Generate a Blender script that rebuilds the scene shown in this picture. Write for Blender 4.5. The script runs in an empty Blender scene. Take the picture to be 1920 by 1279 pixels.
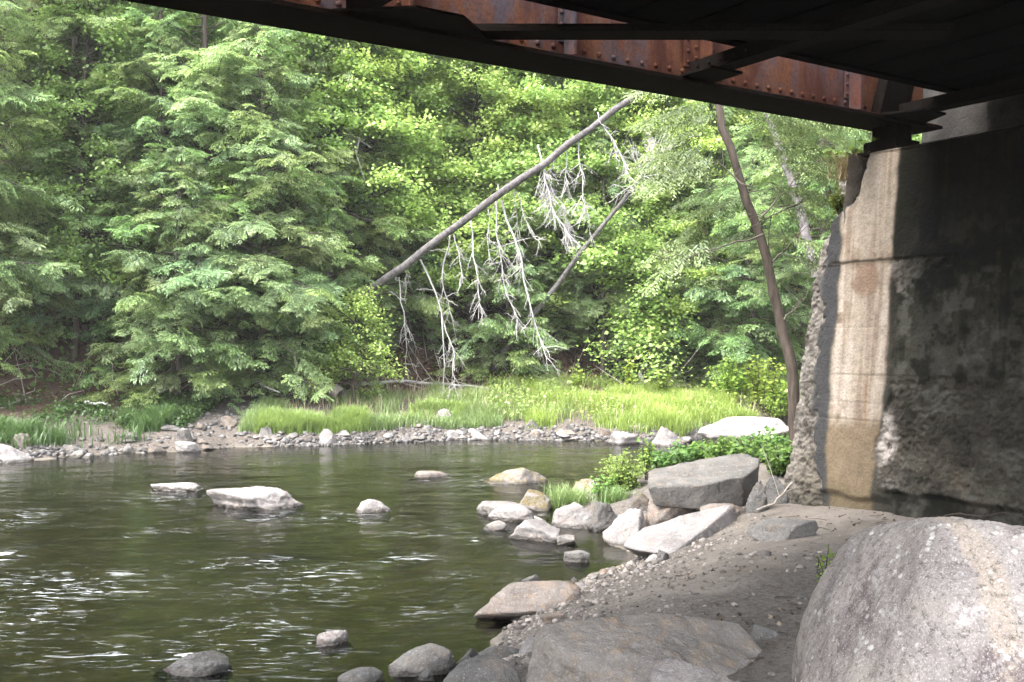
import bpy, math, random
import numpy as np
from mathutils import Vector
R = math.radians
S = bpy.context.scene
COL = S.collection

# ------------------------------------------------------------------ camera, sky, sun, exposure
CAMZ = 1.9
FPX = 1900.0
cam_d = bpy.data.cameras.new('camera'); cam = bpy.data.objects.new('camera', cam_d); COL.objects.link(cam)
cam.location = (0, 0, CAMZ); cam.rotation_euler = (R(90), 0, 0)
cam_d.sensor_width = 36.0; cam_d.lens = 36.0 * FPX / 1920.0
cam_d.clip_start = 0.05; cam_d.clip_end = 2000
S.camera = cam

SUN_EL, SUN_AZ = 54.0, 234.0          # azimuth clockwise from +Y: from behind and to the left of the camera
W = bpy.data.worlds.new("World"); S.world = W; W.use_nodes = True
wn = W.node_tree.nodes; wl = W.node_tree.links
sky = wn.new('ShaderNodeTexSky'); sky.sky_type = 'NISHITA'; sky.sun_disc = False
sky.sun_elevation = R(SUN_EL); sky.sun_rotation = R(SUN_AZ)
sky.air_density = 1.0; sky.dust_density = 3.0; sky.ozone_density = 1.0
bg = wn['Background']; bg.inputs['Strength'].default_value = 0.15
hs_ = wn.new('ShaderNodeHueSaturation'); hs_.inputs['Saturation'].default_value = 0.30   # thin white overcast
wl.new(sky.outputs['Color'], hs_.inputs['Color']); wl.new(hs_.outputs['Color'], bg.inputs['Color'])
sun_d = bpy.data.lights.new('sun', 'SUN'); sun = bpy.data.objects.new('sun', sun_d); COL.objects.link(sun)
sun_d.energy = 1.15; sun_d.angle = R(48); sun_d.color = (1.0, 0.95, 0.87)
sv = Vector((math.sin(R(SUN_AZ)) * math.cos(R(SUN_EL)), math.cos(R(SUN_AZ)) * math.cos(R(SUN_EL)), math.sin(R(SUN_EL))))
sun.rotation_euler = sv.to_track_quat('Z', 'Y').to_euler()
S.view_settings.view_transform = 'Standard'; S.view_settings.look = 'None'
S.view_settings.exposure = 3.25; S.view_settings.gamma = 1.0
S.render.engine = 'CYCLES'
S.cycles.use_denoising = True
S.cycles.max_bounces = 12; S.cycles.diffuse_bounces = 8; S.cycles.transmission_bounces = 4; S.cycles.glossy_bounces = 3; S.cycles.transparent_max_bounces = 8; S.cycles.caustics_reflective = False; S.cycles.caustics_refractive = False
S.cycles.sample_clamp_indirect = 6

# ------------------------------------------------------------------ numeric helpers
rng = np.random.default_rng(7)

def at(px, py, depth):
    return np.array(((px - 960) / FPX * depth, depth, CAMZ - (py - 640) / FPX * depth))

def _hash(ix, iy, iz, seed):
    h = (ix.astype(np.uint32) * np.uint32(374761393) + iy.astype(np.uint32) * np.uint32(668265263)
         + iz.astype(np.uint32) * np.uint32(2147483647) + np.uint32((seed * 974711) & 0xffffffff))
    h = (h ^ (h >> np.uint32(13))) * np.uint32(1274126177)
    h = (h ^ (h >> np.uint32(16))) * np.uint32(2246822519)
    h = h ^ (h >> np.uint32(15))
    return h.astype(np.float64) / 4294967295.0 * 2 - 1

def vnoise(p, seed=0):
    p = np.asarray(p, float)
    i = np.floor(p).astype(np.int64); f = p - i
    f = f * f * f * (f * (f * 6 - 15) + 10)
    x, y, z = i[:, 0], i[:, 1], i[:, 2]
    out = 0
    for dx in (0, 1):
        wx = f[:, 0] if dx else 1 - f[:, 0]
        for dy in (0, 1):
            wy = f[:, 1] if dy else 1 - f[:, 1]
            for dz in (0, 1):
                wz = f[:, 2] if dz else 1 - f[:, 2]
                out = out + wx * wy * wz * _hash(x + dx, y + dy, z + dz, seed)
    return out

def fbm(p, seed=0, octaves=4, gain=0.5, lac=2.03):
    a, s, o = 1.0, 0.0, 0.0
    p = np.asarray(p, float)
    for k in range(octaves):
        o = o + a * vnoise(p, seed + k * 17); s += a
        a *= gain; p = p * lac + 3.7
    return o / s

def smooth(a, b, x):
    t = np.clip((x - a) / (b - a), 0, 1)
    return t * t * (3 - 2 * t)

class Geo:
    """collects vertices / faces / tints and links them as one mesh object"""
    def __init__(g): g.v = []; g.f = []; g.c = []; g.n = 0; g.mi = []
    def add(g, v, f, c=None, mi=0):
        v = np.asarray(v, float).reshape(-1, 3); f = np.asarray(f, int)
        if len(v) == 0: return
        g.v.append(v); g.f.append(f + g.n)
        if c is None: c = (1, 1, 1)
        c = np.asarray(c, float)
        if c.ndim == 1: c = np.repeat(c[None, :], len(v), 0)
        g.c.append(c); g.n += len(v); g.mi += [mi] * len(f)
    def box(g, p0, p1, frame=None, c=None, mi=0):
        """frame: (origin, ax, ay, az)"""
        xs = np.array([[a, b, cc] for a in (p0[0], p1[0]) for b in (p0[1], p1[1]) for cc in (p0[2], p1[2])], float)
        if frame is not None:
            o, ax, ay, az = frame
            xs = o + xs[:, :1] * ax + xs[:, 1:2] * ay + xs[:, 2:3] * az
        f = [(0, 1, 3, 2), (4, 6, 7, 5), (0, 4, 5, 1), (2, 3, 7, 6), (0, 2, 6, 4), (1, 5, 7, 3)]
        g.add(xs, f, c, mi)
    def tube(g, pts, rad, sides=7, c=None, mi=0, cap=True):
        pts = np.asarray(pts, float); n = len(pts)
        rad = np.broadcast_to(np.asarray(rad, float), (n,))
        t = np.gradient(pts, axis=0); t /= np.linalg.norm(t, axis=1)[:, None] + 1e-9
        ref = np.array((0, 0, 1.0)) if abs(t[:, 2]).mean() < 0.8 else np.array((1.0, 0, 0))
        a = np.cross(t, ref); a /= np.linalg.norm(a, axis=1)[:, None] + 1e-9
        b = np.cross(t, a)
        th = np.arange(sides) * 2 * math.pi / sides
        v = pts[:, None, :] + rad[:, None, None] * (np.cos(th)[None, :, None] * a[:, None, :] + np.sin(th)[None, :, None] * b[:, None, :])
        v = v.reshape(-1, 3)
        f = []
        for i in range(n - 1):
            for k in range(sides):
                k2 = (k + 1) % sides
                f.append((i * sides + k, i * sides + k2, (i + 1) * sides + k2, (i + 1) * sides + k))
        g.add(v, f, c, mi)
    def mesh(g, name, mats, shade_smooth=True):
        v = np.concatenate(g.v); c = np.concatenate(g.c)
        me = bpy.data.meshes.new(name)
        tot = np.concatenate([np.full(len(f), f.shape[1]) for f in g.f])
        loops = np.concatenate([f.ravel() for f in g.f])
        me.vertices.add(len(v)); me.vertices.foreach_set('co', v.astype(np.float32).ravel())
        me.loops.add(len(loops)); me.loops.foreach_set('vertex_index', loops.astype(np.int32))
        me.polygons.add(len(tot))
        me.polygons.foreach_set('loop_start', np.concatenate([[0], np.cumsum(tot)[:-1]]).astype(np.int32))
        me.polygons.foreach_set('use_smooth', np.full(len(tot), shade_smooth, bool))
        if not isinstance(mats, (list, tuple)): mats = [mats]
        for m in mats: me.materials.append(m)
        if len(mats) > 1: me.polygons.foreach_set('material_index', np.array(g.mi, np.int32))
        at_ = me.attributes.new('tint', 'FLOAT_COLOR', 'POINT')
        at_.data.foreach_set('color', np.concatenate([c[:, :3], np.ones((len(c), 1))], 1).astype(np.float32).ravel())
        me.update(calc_edges=True); me.validate()
        return me
    def build(g, name, mats, parent=None, loc=None, shade_smooth=True):
        o = bpy.data.objects.new(name, g.mesh(name, mats, shade_smooth)); COL.objects.link(o)
        if parent is not None: o.parent = parent
        if loc is not None: o.location = loc
        return o

def link_mesh(name, me, parent=None, loc=None):
    o = bpy.data.objects.new(name, me); COL.objects.link(o)
    if parent is not None: o.parent = parent
    if loc is not None: o.location = loc
    return o

def tag(o, label=None, cat=None, group=None, kind=None):
    if label: o['label'] = label
    if cat: o['category'] = cat
    if group: o['group'] = group
    if kind: o['kind'] = kind
    return o

def empty(name, loc=(0, 0, 0), rz=0.0, sc=1.0):
    o = bpy.data.objects.new(name, None); COL.objects.link(o)
    o.location = loc; o.rotation_euler = (0, 0, rz); o.scale = (sc, sc, sc); o.empty_display_size = 0.2
    return o

# ------------------------------------------------------------------ materials
def new_mat(name):
    m = bpy.data.materials.new(name); m.use_nodes = True
    nt = m.node_tree; nt.nodes.clear()
    return m, nt, nt.nodes, nt.links

def N(nt, typ, **kw):
    n = nt.nodes.new(typ)
    for k, v in kw.items():
        if k.startswith('i_'): n.inputs[k[2:].replace('_', ' ')].default_value = v
        else: setattr(n, k, v)
    return n

def ramp(nt, fac, stops):
    r = nt.nodes.new('ShaderNodeValToRGB'); e = r.color_ramp.elements
    while len(e) < len(stops): e.new(0.5)
    for el, (p, c) in zip(e, stops):
        el.position = p; el.color = (*c, 1) if len(c) == 3 else c
    nt.links.new(fac, r.inputs[0]); return r.outputs[0]

def noise_tex(nt, scale, detail=6, rough=0.6, vec=None, dist=0.0):
    n = N(nt, 'ShaderNodeTexNoise'); n.inputs['Scale'].default_value = scale
    n.inputs['Detail'].default_value = detail; n.inputs['Roughness'].default_value = rough; n.inputs['Distortion'].default_value = dist
    if vec is not None: nt.links.new(vec, n.inputs['Vector'])
    return n.outputs[0]

def mixc(nt, fac, a, b, blend='MIX'):
    m = N(nt, 'ShaderNodeMix', data_type='RGBA', blend_type=blend)
    for s, x in ((m.inputs[0], fac), (m.inputs[6], a), (m.inputs[7], b)):
        if isinstance(x, (int, float)): s.default_value = x
        elif isinstance(x, tuple): s.default_value = (*x, 1) if len(x) == 3 else x
        else: nt.links.new(x, s)
    return m.outputs[2]

def math_n(nt, op, a, b=0.0, clamp=False):
    m = N(nt, 'ShaderNodeMath', operation=op, use_clamp=clamp)
    for s, x in ((m.inputs[0], a), (m.inputs[1], b)):
        if isinstance(x, (int, float)): s.default_value = x
        else: nt.links.new(x, s)
    return m.outputs[0]

def mapr(nt, x, a, b, c=0.0, d=1.0):
    m = N(nt, 'ShaderNodeMapRange', clamp=True)
    nt.links.new(x, m.inputs[0])
    for i, v in enumerate((a, b, c, d)): m.inputs[i + 1].default_value = v
    return m.outputs[0]

def bump(nt, h, strength, dist, normal=None):
    b = N(nt, 'ShaderNodeBump'); b.inputs['Strength'].default_value = strength; b.inputs['Distance'].default_value = dist
    nt.links.new(h, b.inputs['Height'])
    if normal is not None: nt.links.new(normal, b.inputs['Normal'])
    return b.outputs[0]

def principled(nt, color, rough=0.9, normal=None, spec=0.3):
    p = N(nt, 'ShaderNodeBsdfPrincipled'); o = N(nt, 'ShaderNodeOutputMaterial')
    for s, x in ((p.inputs['Base Color'], color), (p.inputs['Roughness'], rough)):
        if isinstance(x, tuple): s.default_value = (*x, 1)
        elif isinstance(x, (int, float)): s.default_value = x
        else: nt.links.new(x, s)
    p.inputs['Specular IOR Level'].default_value = spec
    if normal is not None: nt.links.new(normal, p.inputs['Normal'])
    nt.links.new(p.outputs[0], o.inputs[0])
    return p

def leaf_mat(name, mul=(1, 1, 1), trans=0.35, var=0.25):
    m, nt, n, l = new_mat(name)
    a = N(nt, 'ShaderNodeAttribute', attribute_name='tint')
    oi = N(nt, 'ShaderNodeObjectInfo')
    v = mapr(nt, oi.outputs['Random'], 0, 1, 1 - var, 1 + var)
    c = mixc(nt, 1.0, a.outputs['Color'], (*mul, 1), 'MULTIPLY')
    hs = N(nt, 'ShaderNodeHueSaturation'); l.new(c, hs.inputs['Color']); l.new(v, hs.inputs['Value'])
    hv = mapr(nt, math_n(nt, 'FRACT', math_n(nt, 'MULTIPLY', oi.outputs['Random'], 7.31)), 0, 1, 0.485, 0.515); l.new(hv, hs.inputs['Hue'])
    c = hs.outputs[0]
    d = N(nt, 'ShaderNodeBsdfDiffuse'); t = N(nt, 'ShaderNodeBsdfTranslucent'); g = N(nt, 'ShaderNodeBsdfGlossy')
    g.inputs['Roughness'].default_value = 0.45; g.inputs['Color'].default_value = (0.8, 0.9, 0.85, 1)
    l.new(c, d.inputs[0]); l.new(c, t.inputs[0])
    m1 = N(nt, 'ShaderNodeMixShader'); m1.inputs[0].default_value = trans; l.new(d.outputs[0], m1.inputs[1]); l.new(t.outputs[0], m1.inputs[2])
    m2 = N(nt, 'ShaderNodeMixShader'); m2.inputs[0].default_value = 0.035; l.new(m1.outputs[0], m2.inputs[1]); l.new(g.outputs[0], m2.inputs[2])
    o = N(nt, 'ShaderNodeOutputMaterial'); l.new(m2.outputs[0], o.inputs[0])
    return m

def bark_mat(name, dark, light, scale=18.0, stretch=0.25):
    m, nt, n, l = new_mat(name)
    tc = N(nt, 'ShaderNodeTexCoord'); mp = N(nt, 'ShaderNodeMapping'); mp.inputs['Scale'].default_value = (1, 1, stretch)
    l.new(tc.outputs['Object'], mp.inputs[0])
    h = noise_tex(nt, scale, 6, 0.7, mp.outputs[0]); big = noise_tex(nt, scale * 0.12, 3, 0.6, mp.outputs[0])
    c = ramp(nt, h, [(0.3, dark), (0.7, light)])
    c = mixc(nt, mapr(nt, big, 0.45, 0.7, 0, 0.5), c, tuple(x * 1.5 for x in light))
    principled(nt, c, 0.95, bump(nt, h, 0.8, 0.02), 0.15)
    return m

def rock_mat(name, stops, lichen=(0.5, 0.5, 0.45), lich_amt=0.4, warm=(0.3, 0.2, 0.14), wet=True, moss=0.0, fine=1.0):
    m, nt, n, l = new_mat(name)
    geo = N(nt, 'ShaderNodeNewGeometry'); pos = geo.outputs['Position']
    oi = N(nt, 'ShaderNodeObjectInfo')
    a = noise_tex(nt, 3.0, 8, 0.65, pos, 0.4); b = noise_tex(nt, 38 * fine, 4, 0.7, pos); c2 = noise_tex(nt, 9.0, 5, 0.6, pos, 0.8)
    sp = noise_tex(nt, 130 * fine, 2, 0.6, pos)
    c = ramp(nt, a, stops)
    c = mixc(nt, mapr(nt, c2, 0.5, 0.68, 0, 0.5), c, warm)
    c = mixc(nt, mapr(nt, noise_tex(nt, 16, 5, 0.75, pos, 0.2), 0.55, 0.63, 0, lich_amt), c, lichen)
    c = mixc(nt, mapr(nt, b, 0.3, 0.7, 0.25, 0), c, (0.02, 0.02, 0.02))
    c = mixc(nt, mapr(nt, sp, 0.58, 0.72, 0, 0.35), c, (0.5, 0.48, 0.46))
    if moss > 0:
        nz = N(nt, 'ShaderNodeSeparateXYZ'); l.new(geo.outputs['Normal'], nz.inputs[0])
        mf = math_n(nt, 'MULTIPLY', mapr(nt, noise_tex(nt, 7, 6, 0.7, pos), 0.42, 0.55, 0, moss), mapr(nt, nz.outputs[2], 0.1, 0.7))
        c = mixc(nt, mf, c, mixc(nt, mapr(nt, b, 0.35, 0.65), (0.05, 0.04, 0.012), (0.13, 0.10, 0.03)))
    hs = N(nt, 'ShaderNodeHueSaturation'); l.new(c, hs.inputs['Color'])
    l.new(mapr(nt, oi.outputs['Random'], 0, 1, 0.78, 1.18), hs.inputs['Value']); c = hs.outputs[0]
    rough = 0.85
    if wet:
        sx = N(nt, 'ShaderNodeSeparateXYZ'); l.new(pos, sx.inputs[0])
        zz = math_n(nt, 'ADD', sx.outputs[2], math_n(nt, 'MULTIPLY', math_n(nt, 'SUBTRACT', c2, 0.5), 0.06))
        wf = mapr(nt, zz, 0.02, 0.05, 1, 0)
        c = mixc(nt, wf, c, mixc(nt, 1.0, c, (0.28, 0.26, 0.24), 'MULTIPLY'))
        rough = mapr(nt, wf, 0, 1, 0.85, 0.25)
    nrm = bump(nt, a, 0.7, 0.08); nrm = bump(nt, c2, 0.6, 0.03, nrm); nrm = bump(nt, b, 0.7, 0.014, nrm); nrm = bump(nt, sp, 0.4, 0.004, nrm)
    principled(nt, c, rough, nrm, 0.3)
    return m

M = {}
M['hemlock'] = leaf_mat('hemlock_needles', (1, 1, 1), 0.42, 0.22)
M['maple'] = leaf_mat('maple_leaves', (1, 1, 1), 0.48, 0.15)
M['grass'] = leaf_mat('grass_blades', (1, 1, 1), 0.45, 0.0)
M['litter'] = leaf_mat('dead_leaves', (1, 1, 1), 0.1, 0.0)
M['bark'] = bark_mat('hemlock_bark', (0.030, 0.024, 0.020), (0.11, 0.095, 0.082))
M['bark_brown'] = bark_mat('brown_bark', (0.02, 0.016, 0.013), (0.075, 0.060, 0.050), 22, 0.2)
M['bark_grey'] = bark_mat('grey_dead_bark', (0.035, 0.032, 0.033), (0.15, 0.138, 0.138), 14, 0.9)
M['dead'] = bark_mat('bleached_dead_wood', (0.20, 0.192, 0.186), (0.42, 0.405, 0.39), 30, 0.3)
M['log'] = bark_mat('weathered_log', (0.16, 0.14, 0.12), (0.36, 0.32, 0.28), 26, 0.3)
M['rock_pale'] = rock_mat('pale_granite', [(0.3, (0.10, 0.092, 0.09)), (0.5, (0.185, 0.172, 0.168)), (0.75, (0.275, 0.26, 0.255))], (0.36, 0.35, 0.345), 0.45, (0.25, 0.19, 0.16))
M['rock_grey'] = rock_mat('grey_schist', [(0.3, (0.06, 0.057, 0.054)), (0.5, (0.12, 0.113, 0.106)), (0.75, (0.19, 0.18, 0.17))], (0.27, 0.26, 0.245), 0.4, (0.20, 0.155, 0.12))
M['rock_dark'] = rock_mat('dark_river_rock', [(0.3, (0.035, 0.034, 0.033)), (0.5, (0.075, 0.072, 0.07)), (0.75, (0.13, 0.125, 0.12))], (0.2, 0.2, 0.19), 0.3, (0.09, 0.07, 0.05))
M['rock_warm'] = rock_mat('brown_river_rock', [(0.3, (0.065, 0.054, 0.047)), (0.5, (0.13, 0.11, 0.097)), (0.75, (0.21, 0.185, 0.165))], (0.28, 0.26, 0.24), 0.35, (0.24, 0.15, 0.09))
M['rock_moss'] = rock_mat('mossy_rock', [(0.3, (0.085, 0.075, 0.07)), (0.5, (0.16, 0.145, 0.14)), (0.75, (0.25, 0.23, 0.22))], (0.32, 0.30, 0.29), 0.4, (0.22, 0.14, 0.08), True, 0.9)

# big boulder: pale granite with lichen, violet grey patches and a buff vertical vein
def boulder_mat():
    m, nt, n, l = new_mat('lichen_granite')
    tc = N(nt, 'ShaderNodeTexCoord'); pos = tc.outputs['Object']
    a = noise_tex(nt, 1.7, 8, 0.62, pos, 0.6); b = noise_tex(nt, 60, 4, 0.75, pos); c2 = noise_tex(nt, 8.0, 6, 0.7, pos, 0.5)
    c = ramp(nt, a, [(0.32, (0.125, 0.11, 0.112)), (0.45, (0.205, 0.186, 0.18)), (0.58, (0.275, 0.25, 0.228)), (0.8, (0.34, 0.313, 0.275))])
    sx = N(nt, 'ShaderNodeSeparateXYZ'); l.new(pos, sx.inputs[0])
    vein = math_n(nt, 'ABSOLUTE', math_n(nt, 'ADD', math_n(nt, 'SUBTRACT', sx.outputs[0], 0.06), math_n(nt, 'MULTIPLY', math_n(nt, 'SUBTRACT', a, 0.5), 0.25)))
    c = mixc(nt, math_n(nt, 'MULTIPLY', mapr(nt, vein, 0.03, 0.055, 1, 0), mapr(nt, c2, 0.35, 0.55, 0.35, 0.8)), c, (0.27, 0.225, 0.185))
    pur = math_n(nt, 'MULTIPLY', mapr(nt, noise_tex(nt, 2.3, 10, 0.72, pos, 0.3), 0.50, 0.56), mapr(nt, noise_tex(nt, 24, 8, 0.75, pos), 0.38, 0.5))
    c = mixc(nt, math_n(nt, 'MULTIPLY', pur, 0.8), c, (0.095, 0.073, 0.08))
    c = mixc(nt, mapr(nt, noise_tex(nt, 9, 9, 0.78, pos, 0.2), 0.585, 0.61, 0, 0.32), c, (0.44, 0.43, 0.43))
    vor = N(nt, 'ShaderNodeTexVoronoi'); vor.inputs['Scale'].default_value = 30; l.new(pos, vor.inputs['Vector'])
    spot = math_n(nt, 'MULTIPLY', mapr(nt, vor.outputs['Distance'], 0.22, 0.3, 1, 0), mapr(nt, c2, 0.5, 0.58))
    c = mixc(nt, math_n(nt, 'MULTIPLY', spot, 0.7), c, (0.5, 0.5, 0.48))
    c = mixc(nt, mapr(nt, b, 0.36, 0.48, 0.7, 0), c, (0.05, 0.045, 0.04))
    c = mixc(nt, mapr(nt, noise_tex(nt, 170, 4, 0.8, pos), 0.53, 0.62, 0, 0.65), c, (0.42, 0.39, 0.365))
    nrm = bump(nt, a, 0.4, 0.05); nrm = bump(nt, noise_tex(nt, 25, 8, 0.75, pos), 0.7, 0.02, nrm); nrm = bump(nt, b, 0.9, 0.008, nrm); nrm = bump(nt, noise_tex(nt, 170, 4, 0.8, pos), 0.6, 0.003, nrm)
    principled(nt, c, 0.9, nrm, 0.2)
    return m
M['boulder'] = boulder_mat()

def ground_mat():
    m, nt, n, l = new_mat('river_ground')
    at_ = N(nt, 'ShaderNodeAttribute', attribute_name='tint')     # r: leaf litter, g: dirt and gravel, b: river bed
    sep = N(nt, 'ShaderNodeSeparateColor'); l.new(at_.outputs['Color'], sep.inputs[0])
    geo = N(nt, 'ShaderNodeNewGeometry'); pos = geo.outputs['Position']
    a = noise_tex(nt, 1.6, 8, 0.65, pos, 0.5); b = noise_tex(nt, 26, 6, 0.75, pos); f = noise_tex(nt, 120, 3, 0.7, pos)
    sand = ramp(nt, a, [(0.3, (0.085, 0.073, 0.063)), (0.5, (0.142, 0.124, 0.108)), (0.72, (0.195, 0.172, 0.152))])
    sand = mixc(nt, mapr(nt, b, 0.36, 0.5, 0.5, 0), sand, (0.07, 0.055, 0.045))
    sand = mixc(nt, mapr(nt, f, 0.57, 0.7, 0, 0.5), sand, (0.33, 0.29, 0.26))
    dirt = ramp(nt, b, [(0.33, (0.028, 0.025, 0.022)), (0.5, (0.078, 0.069, 0.061)), (0.66, (0.145, 0.13, 0.118))])
    dirt = mixc(nt, mapr(nt, f, 0.56, 0.66, 0, 0.6), dirt, (0.27, 0.23, 0.21))
    lit = ramp(nt, b, [(0.3, (0.018, 0.012, 0.009)), (0.48, (0.055, 0.034, 0.024)), (0.6, (0.11, 0.065, 0.045)), (0.75, (0.17, 0.115, 0.085))])
    bed = ramp(nt, noise_tex(nt, 2.2, 6, 0.7, pos, 0.3), [(0.3, (0.035, 0.033, 0.021)), (0.5, (0.08, 0.074, 0.050)), (0.7, (0.14, 0.12, 0.08))])
    bed = mixc(nt, mapr(nt, noise_tex(nt, 7, 5, 0.7, pos), 0.52, 0.62, 0, 0.6), bed, (0.15, 0.12, 0.07))
    c = mixc(nt, sep.outputs[1], sand, dirt)
    c = mixc(nt, sep.outputs[0], c, lit)
    c = mixc(nt, sep.outputs[2], c, bed)
    nrm = bump(nt, a, 0.5, 0.08); nrm = bump(nt, b, 0.8, 0.02, nrm); nrm = bump(nt, f, 0.5, 0.004, nrm)
    principled(nt, c, 0.92, nrm, 0.2)
    return m
M['ground'] = ground_mat()

def water_mat():
    m, nt, n, l = new_mat('river_water')
    at_ = N(nt, 'ShaderNodeAttribute', attribute_name='tint')     # r: riffle, g: foam
    sep = N(nt, 'ShaderNodeSeparateColor'); l.new(at_.outputs['Color'], sep.inputs[0])
    geo = N(nt, 'ShaderNodeNewGeometry')
    mp = N(nt, 'ShaderNodeMapping'); mp.inputs['Scale'].default_value = (0.55, 1.25, 1); mp.inputs['Rotation'].default_value = (0, 0, R(-8)); l.new(geo.outputs['Position'], mp.inputs[0])
    w1 = noise_tex(nt, 5.0, 3, 0.55, mp.outputs[0], 0.4); w2 = noise_tex(nt, 17.0, 3, 0.6, mp.outputs[0], 0.3)
    n1 = N(nt, 'ShaderNodeBump'); n1.inputs['Distance'].default_value = 0.05; l.new(w1, n1.inputs['Height']); n1.inputs['Strength'].default_value = 0.24
    n2 = N(nt, 'ShaderNodeBump'); n2.inputs['Distance'].default_value = 0.02; l.new(w2, n2.inputs['Height']); l.new(n1.outputs[0], n2.inputs['Normal'])
    l.new(mapr(nt, sep.outputs[0], 0, 1, 0.10, 0.9), n2.inputs['Strength'])
    gl = N(nt, 'ShaderNodeBsdfGlossy'); gl.inputs['Roughness'].default_value = 0.04; l.new(n2.outputs[0], gl.inputs['Normal'])
    tr = N(nt, 'ShaderNodeBsdfTransparent'); tr.inputs['Color'].default_value = (0.36, 0.375, 0.285, 1)
    fr = N(nt, 'ShaderNodeFresnel'); fr.inputs['IOR'].default_value = 1.33; l.new(n2.outputs[0], fr.inputs['Normal'])
    mx = N(nt, 'ShaderNodeMixShader'); l.new(fr.outputs[0], mx.inputs[0]); l.new(tr.outputs[0], mx.inputs[1]); l.new(gl.outputs[0], mx.inputs[2])
    fo = N(nt, 'ShaderNodeBsdfDiffuse'); fo.inputs['Color'].default_value = (0.72, 0.76, 0.80, 1)
    mp2 = N(nt, 'ShaderNodeMapping'); mp2.inputs['Scale'].default_value = (0.32, 1.4, 1); l.new(geo.outputs['Position'], mp2.inputs[0])
    ft = noise_tex(nt, 13, 5, 0.65, mp2.outputs[0], 1.0)
    ff = math_n(nt, 'MULTIPLY', sep.outputs[1], mapr(nt, ft, 0.57, 0.66))
    mx2 = N(nt, 'ShaderNodeMixShader'); l.new(ff, mx2.inputs[0]); l.new(mx.outputs[0], mx2.inputs[1]); l.new(fo.outputs[0], mx2.inputs[2])
    o = N(nt, 'ShaderNodeOutputMaterial'); l.new(mx2.outputs[0], o.inputs[0])
    return m
M['water'] = water_mat()

def steel_mat(name, stops, patina, streak=True):
    m, nt, n, l = new_mat(name)
    geo = N(nt, 'ShaderNodeNewGeometry'); pos = geo.outputs['Position']
    mp = N(nt, 'ShaderNodeMapping'); mp.inputs['Scale'].default_value = (1, 1, 0.35); l.new(pos, mp.inputs[0])
    a = noise_tex(nt, 3.2, 8, 0.7, mp.outputs[0], 0.5); b = noise_tex(nt, 40, 5, 0.7, pos); p = noise_tex(nt, 2.1, 6, 0.7, mp.outputs[0], 0.2)
    c = ramp(nt, a, stops)
    c = mixc(nt, mapr(nt, p, 0.50, 0.60, 0, 0.8), c, patina)
    c = mixc(nt, mapr(nt, b, 0.35, 0.55, 0.5, 0), c, (0.02, 0.012, 0.009))
    principled(nt, c, 0.9, bump(nt, b, 0.5, 0.006), 0.03)
    return m
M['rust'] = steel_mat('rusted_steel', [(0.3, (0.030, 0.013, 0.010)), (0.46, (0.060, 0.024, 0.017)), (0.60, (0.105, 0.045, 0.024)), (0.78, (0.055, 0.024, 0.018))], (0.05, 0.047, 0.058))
M['rust_shaded'] = steel_mat('shade_dark_steel', [(0.3, (0.003, 0.0026, 0.0024)), (0.5, (0.005, 0.004, 0.0034)), (0.75, (0.009, 0.006, 0.0045))], (0.006, 0.006, 0.006))  # bridge steel with the shade of the underside put into its near-black colour
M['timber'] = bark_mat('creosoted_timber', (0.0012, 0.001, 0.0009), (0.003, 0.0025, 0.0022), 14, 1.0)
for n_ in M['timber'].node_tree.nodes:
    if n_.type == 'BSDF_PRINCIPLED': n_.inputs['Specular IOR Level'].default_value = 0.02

def concrete_mat(name):
    m, nt, n, l = new_mat(name)
    at_ = N(nt, 'ShaderNodeAttribute', attribute_name='tint')
    geo = N(nt, 'ShaderNodeNewGeometry'); pos = geo.outputs['Position']
    b = noise_tex(nt, 45, 6, 0.75, pos); f = noise_tex(nt, 160, 3, 0.7, pos)
    c = mixc(nt, mapr(nt, b, 0.3, 0.55, 0.55, 0), at_.outputs['Color'], mixc(nt, 1.0, at_.outputs['Color'], (0.3, 0.28, 0.26), 'MULTIPLY'))
    c = mixc(nt, mapr(nt, f, 0.58, 0.72, 0, 0.3), c, mixc(nt, 1.0, at_.outputs['Color'], (1.7, 1.7, 1.7), 'MULTIPLY'))
    nrm = bump(nt, noise_tex(nt, 14, 7, .72, pos), 0.6, 0.03); nrm = bump(nt, b, 0.7, 0.012, nrm); nrm = bump(nt, f, 0.5, 0.003, nrm)
    principled(nt, c, 0.92, nrm, 0.15)
    return m
M['concrete'] = concrete_mat('weathered_concrete')

# ------------------------------------------------------------------ terrain
near_pts = np.array([(-14, -60), (-6, -20), (-2.6, 0), (-1.2, 4.0), (-0.46, 5.47), (-0.1, 6.28), (0.09, 7.08), (0.40, 7.68), (0.64, 8.11), (1.0, 8.8),
                     (1.05, 9.7), (0.70, 10.6), (0.75, 11.6), (0.95, 12.8), (1.35, 13.7), (1.97, 14.2), (2.6, 14.6), (4.1, 15.2), (12, 17), (40, 22), (120, 30)], float)
far_pts = np.array([(-120, -60), (-40, 3), (-20, 10.5), (-12, 14), (-8, 15.8), (-7.5, 16.5), (-6.4, 17.2), (-5.6, 17.4), (-5.1, 18.1), (-3.3, 18.5), (-1.8, 19.2), (-0.3, 19.6),
                    (1.4, 19.4), (2.4, 18.9), (3.1, 18.9), (3.6, 19.8), (6, 21.8), (12, 24), (40, 30), (120, 40)], float)

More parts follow.
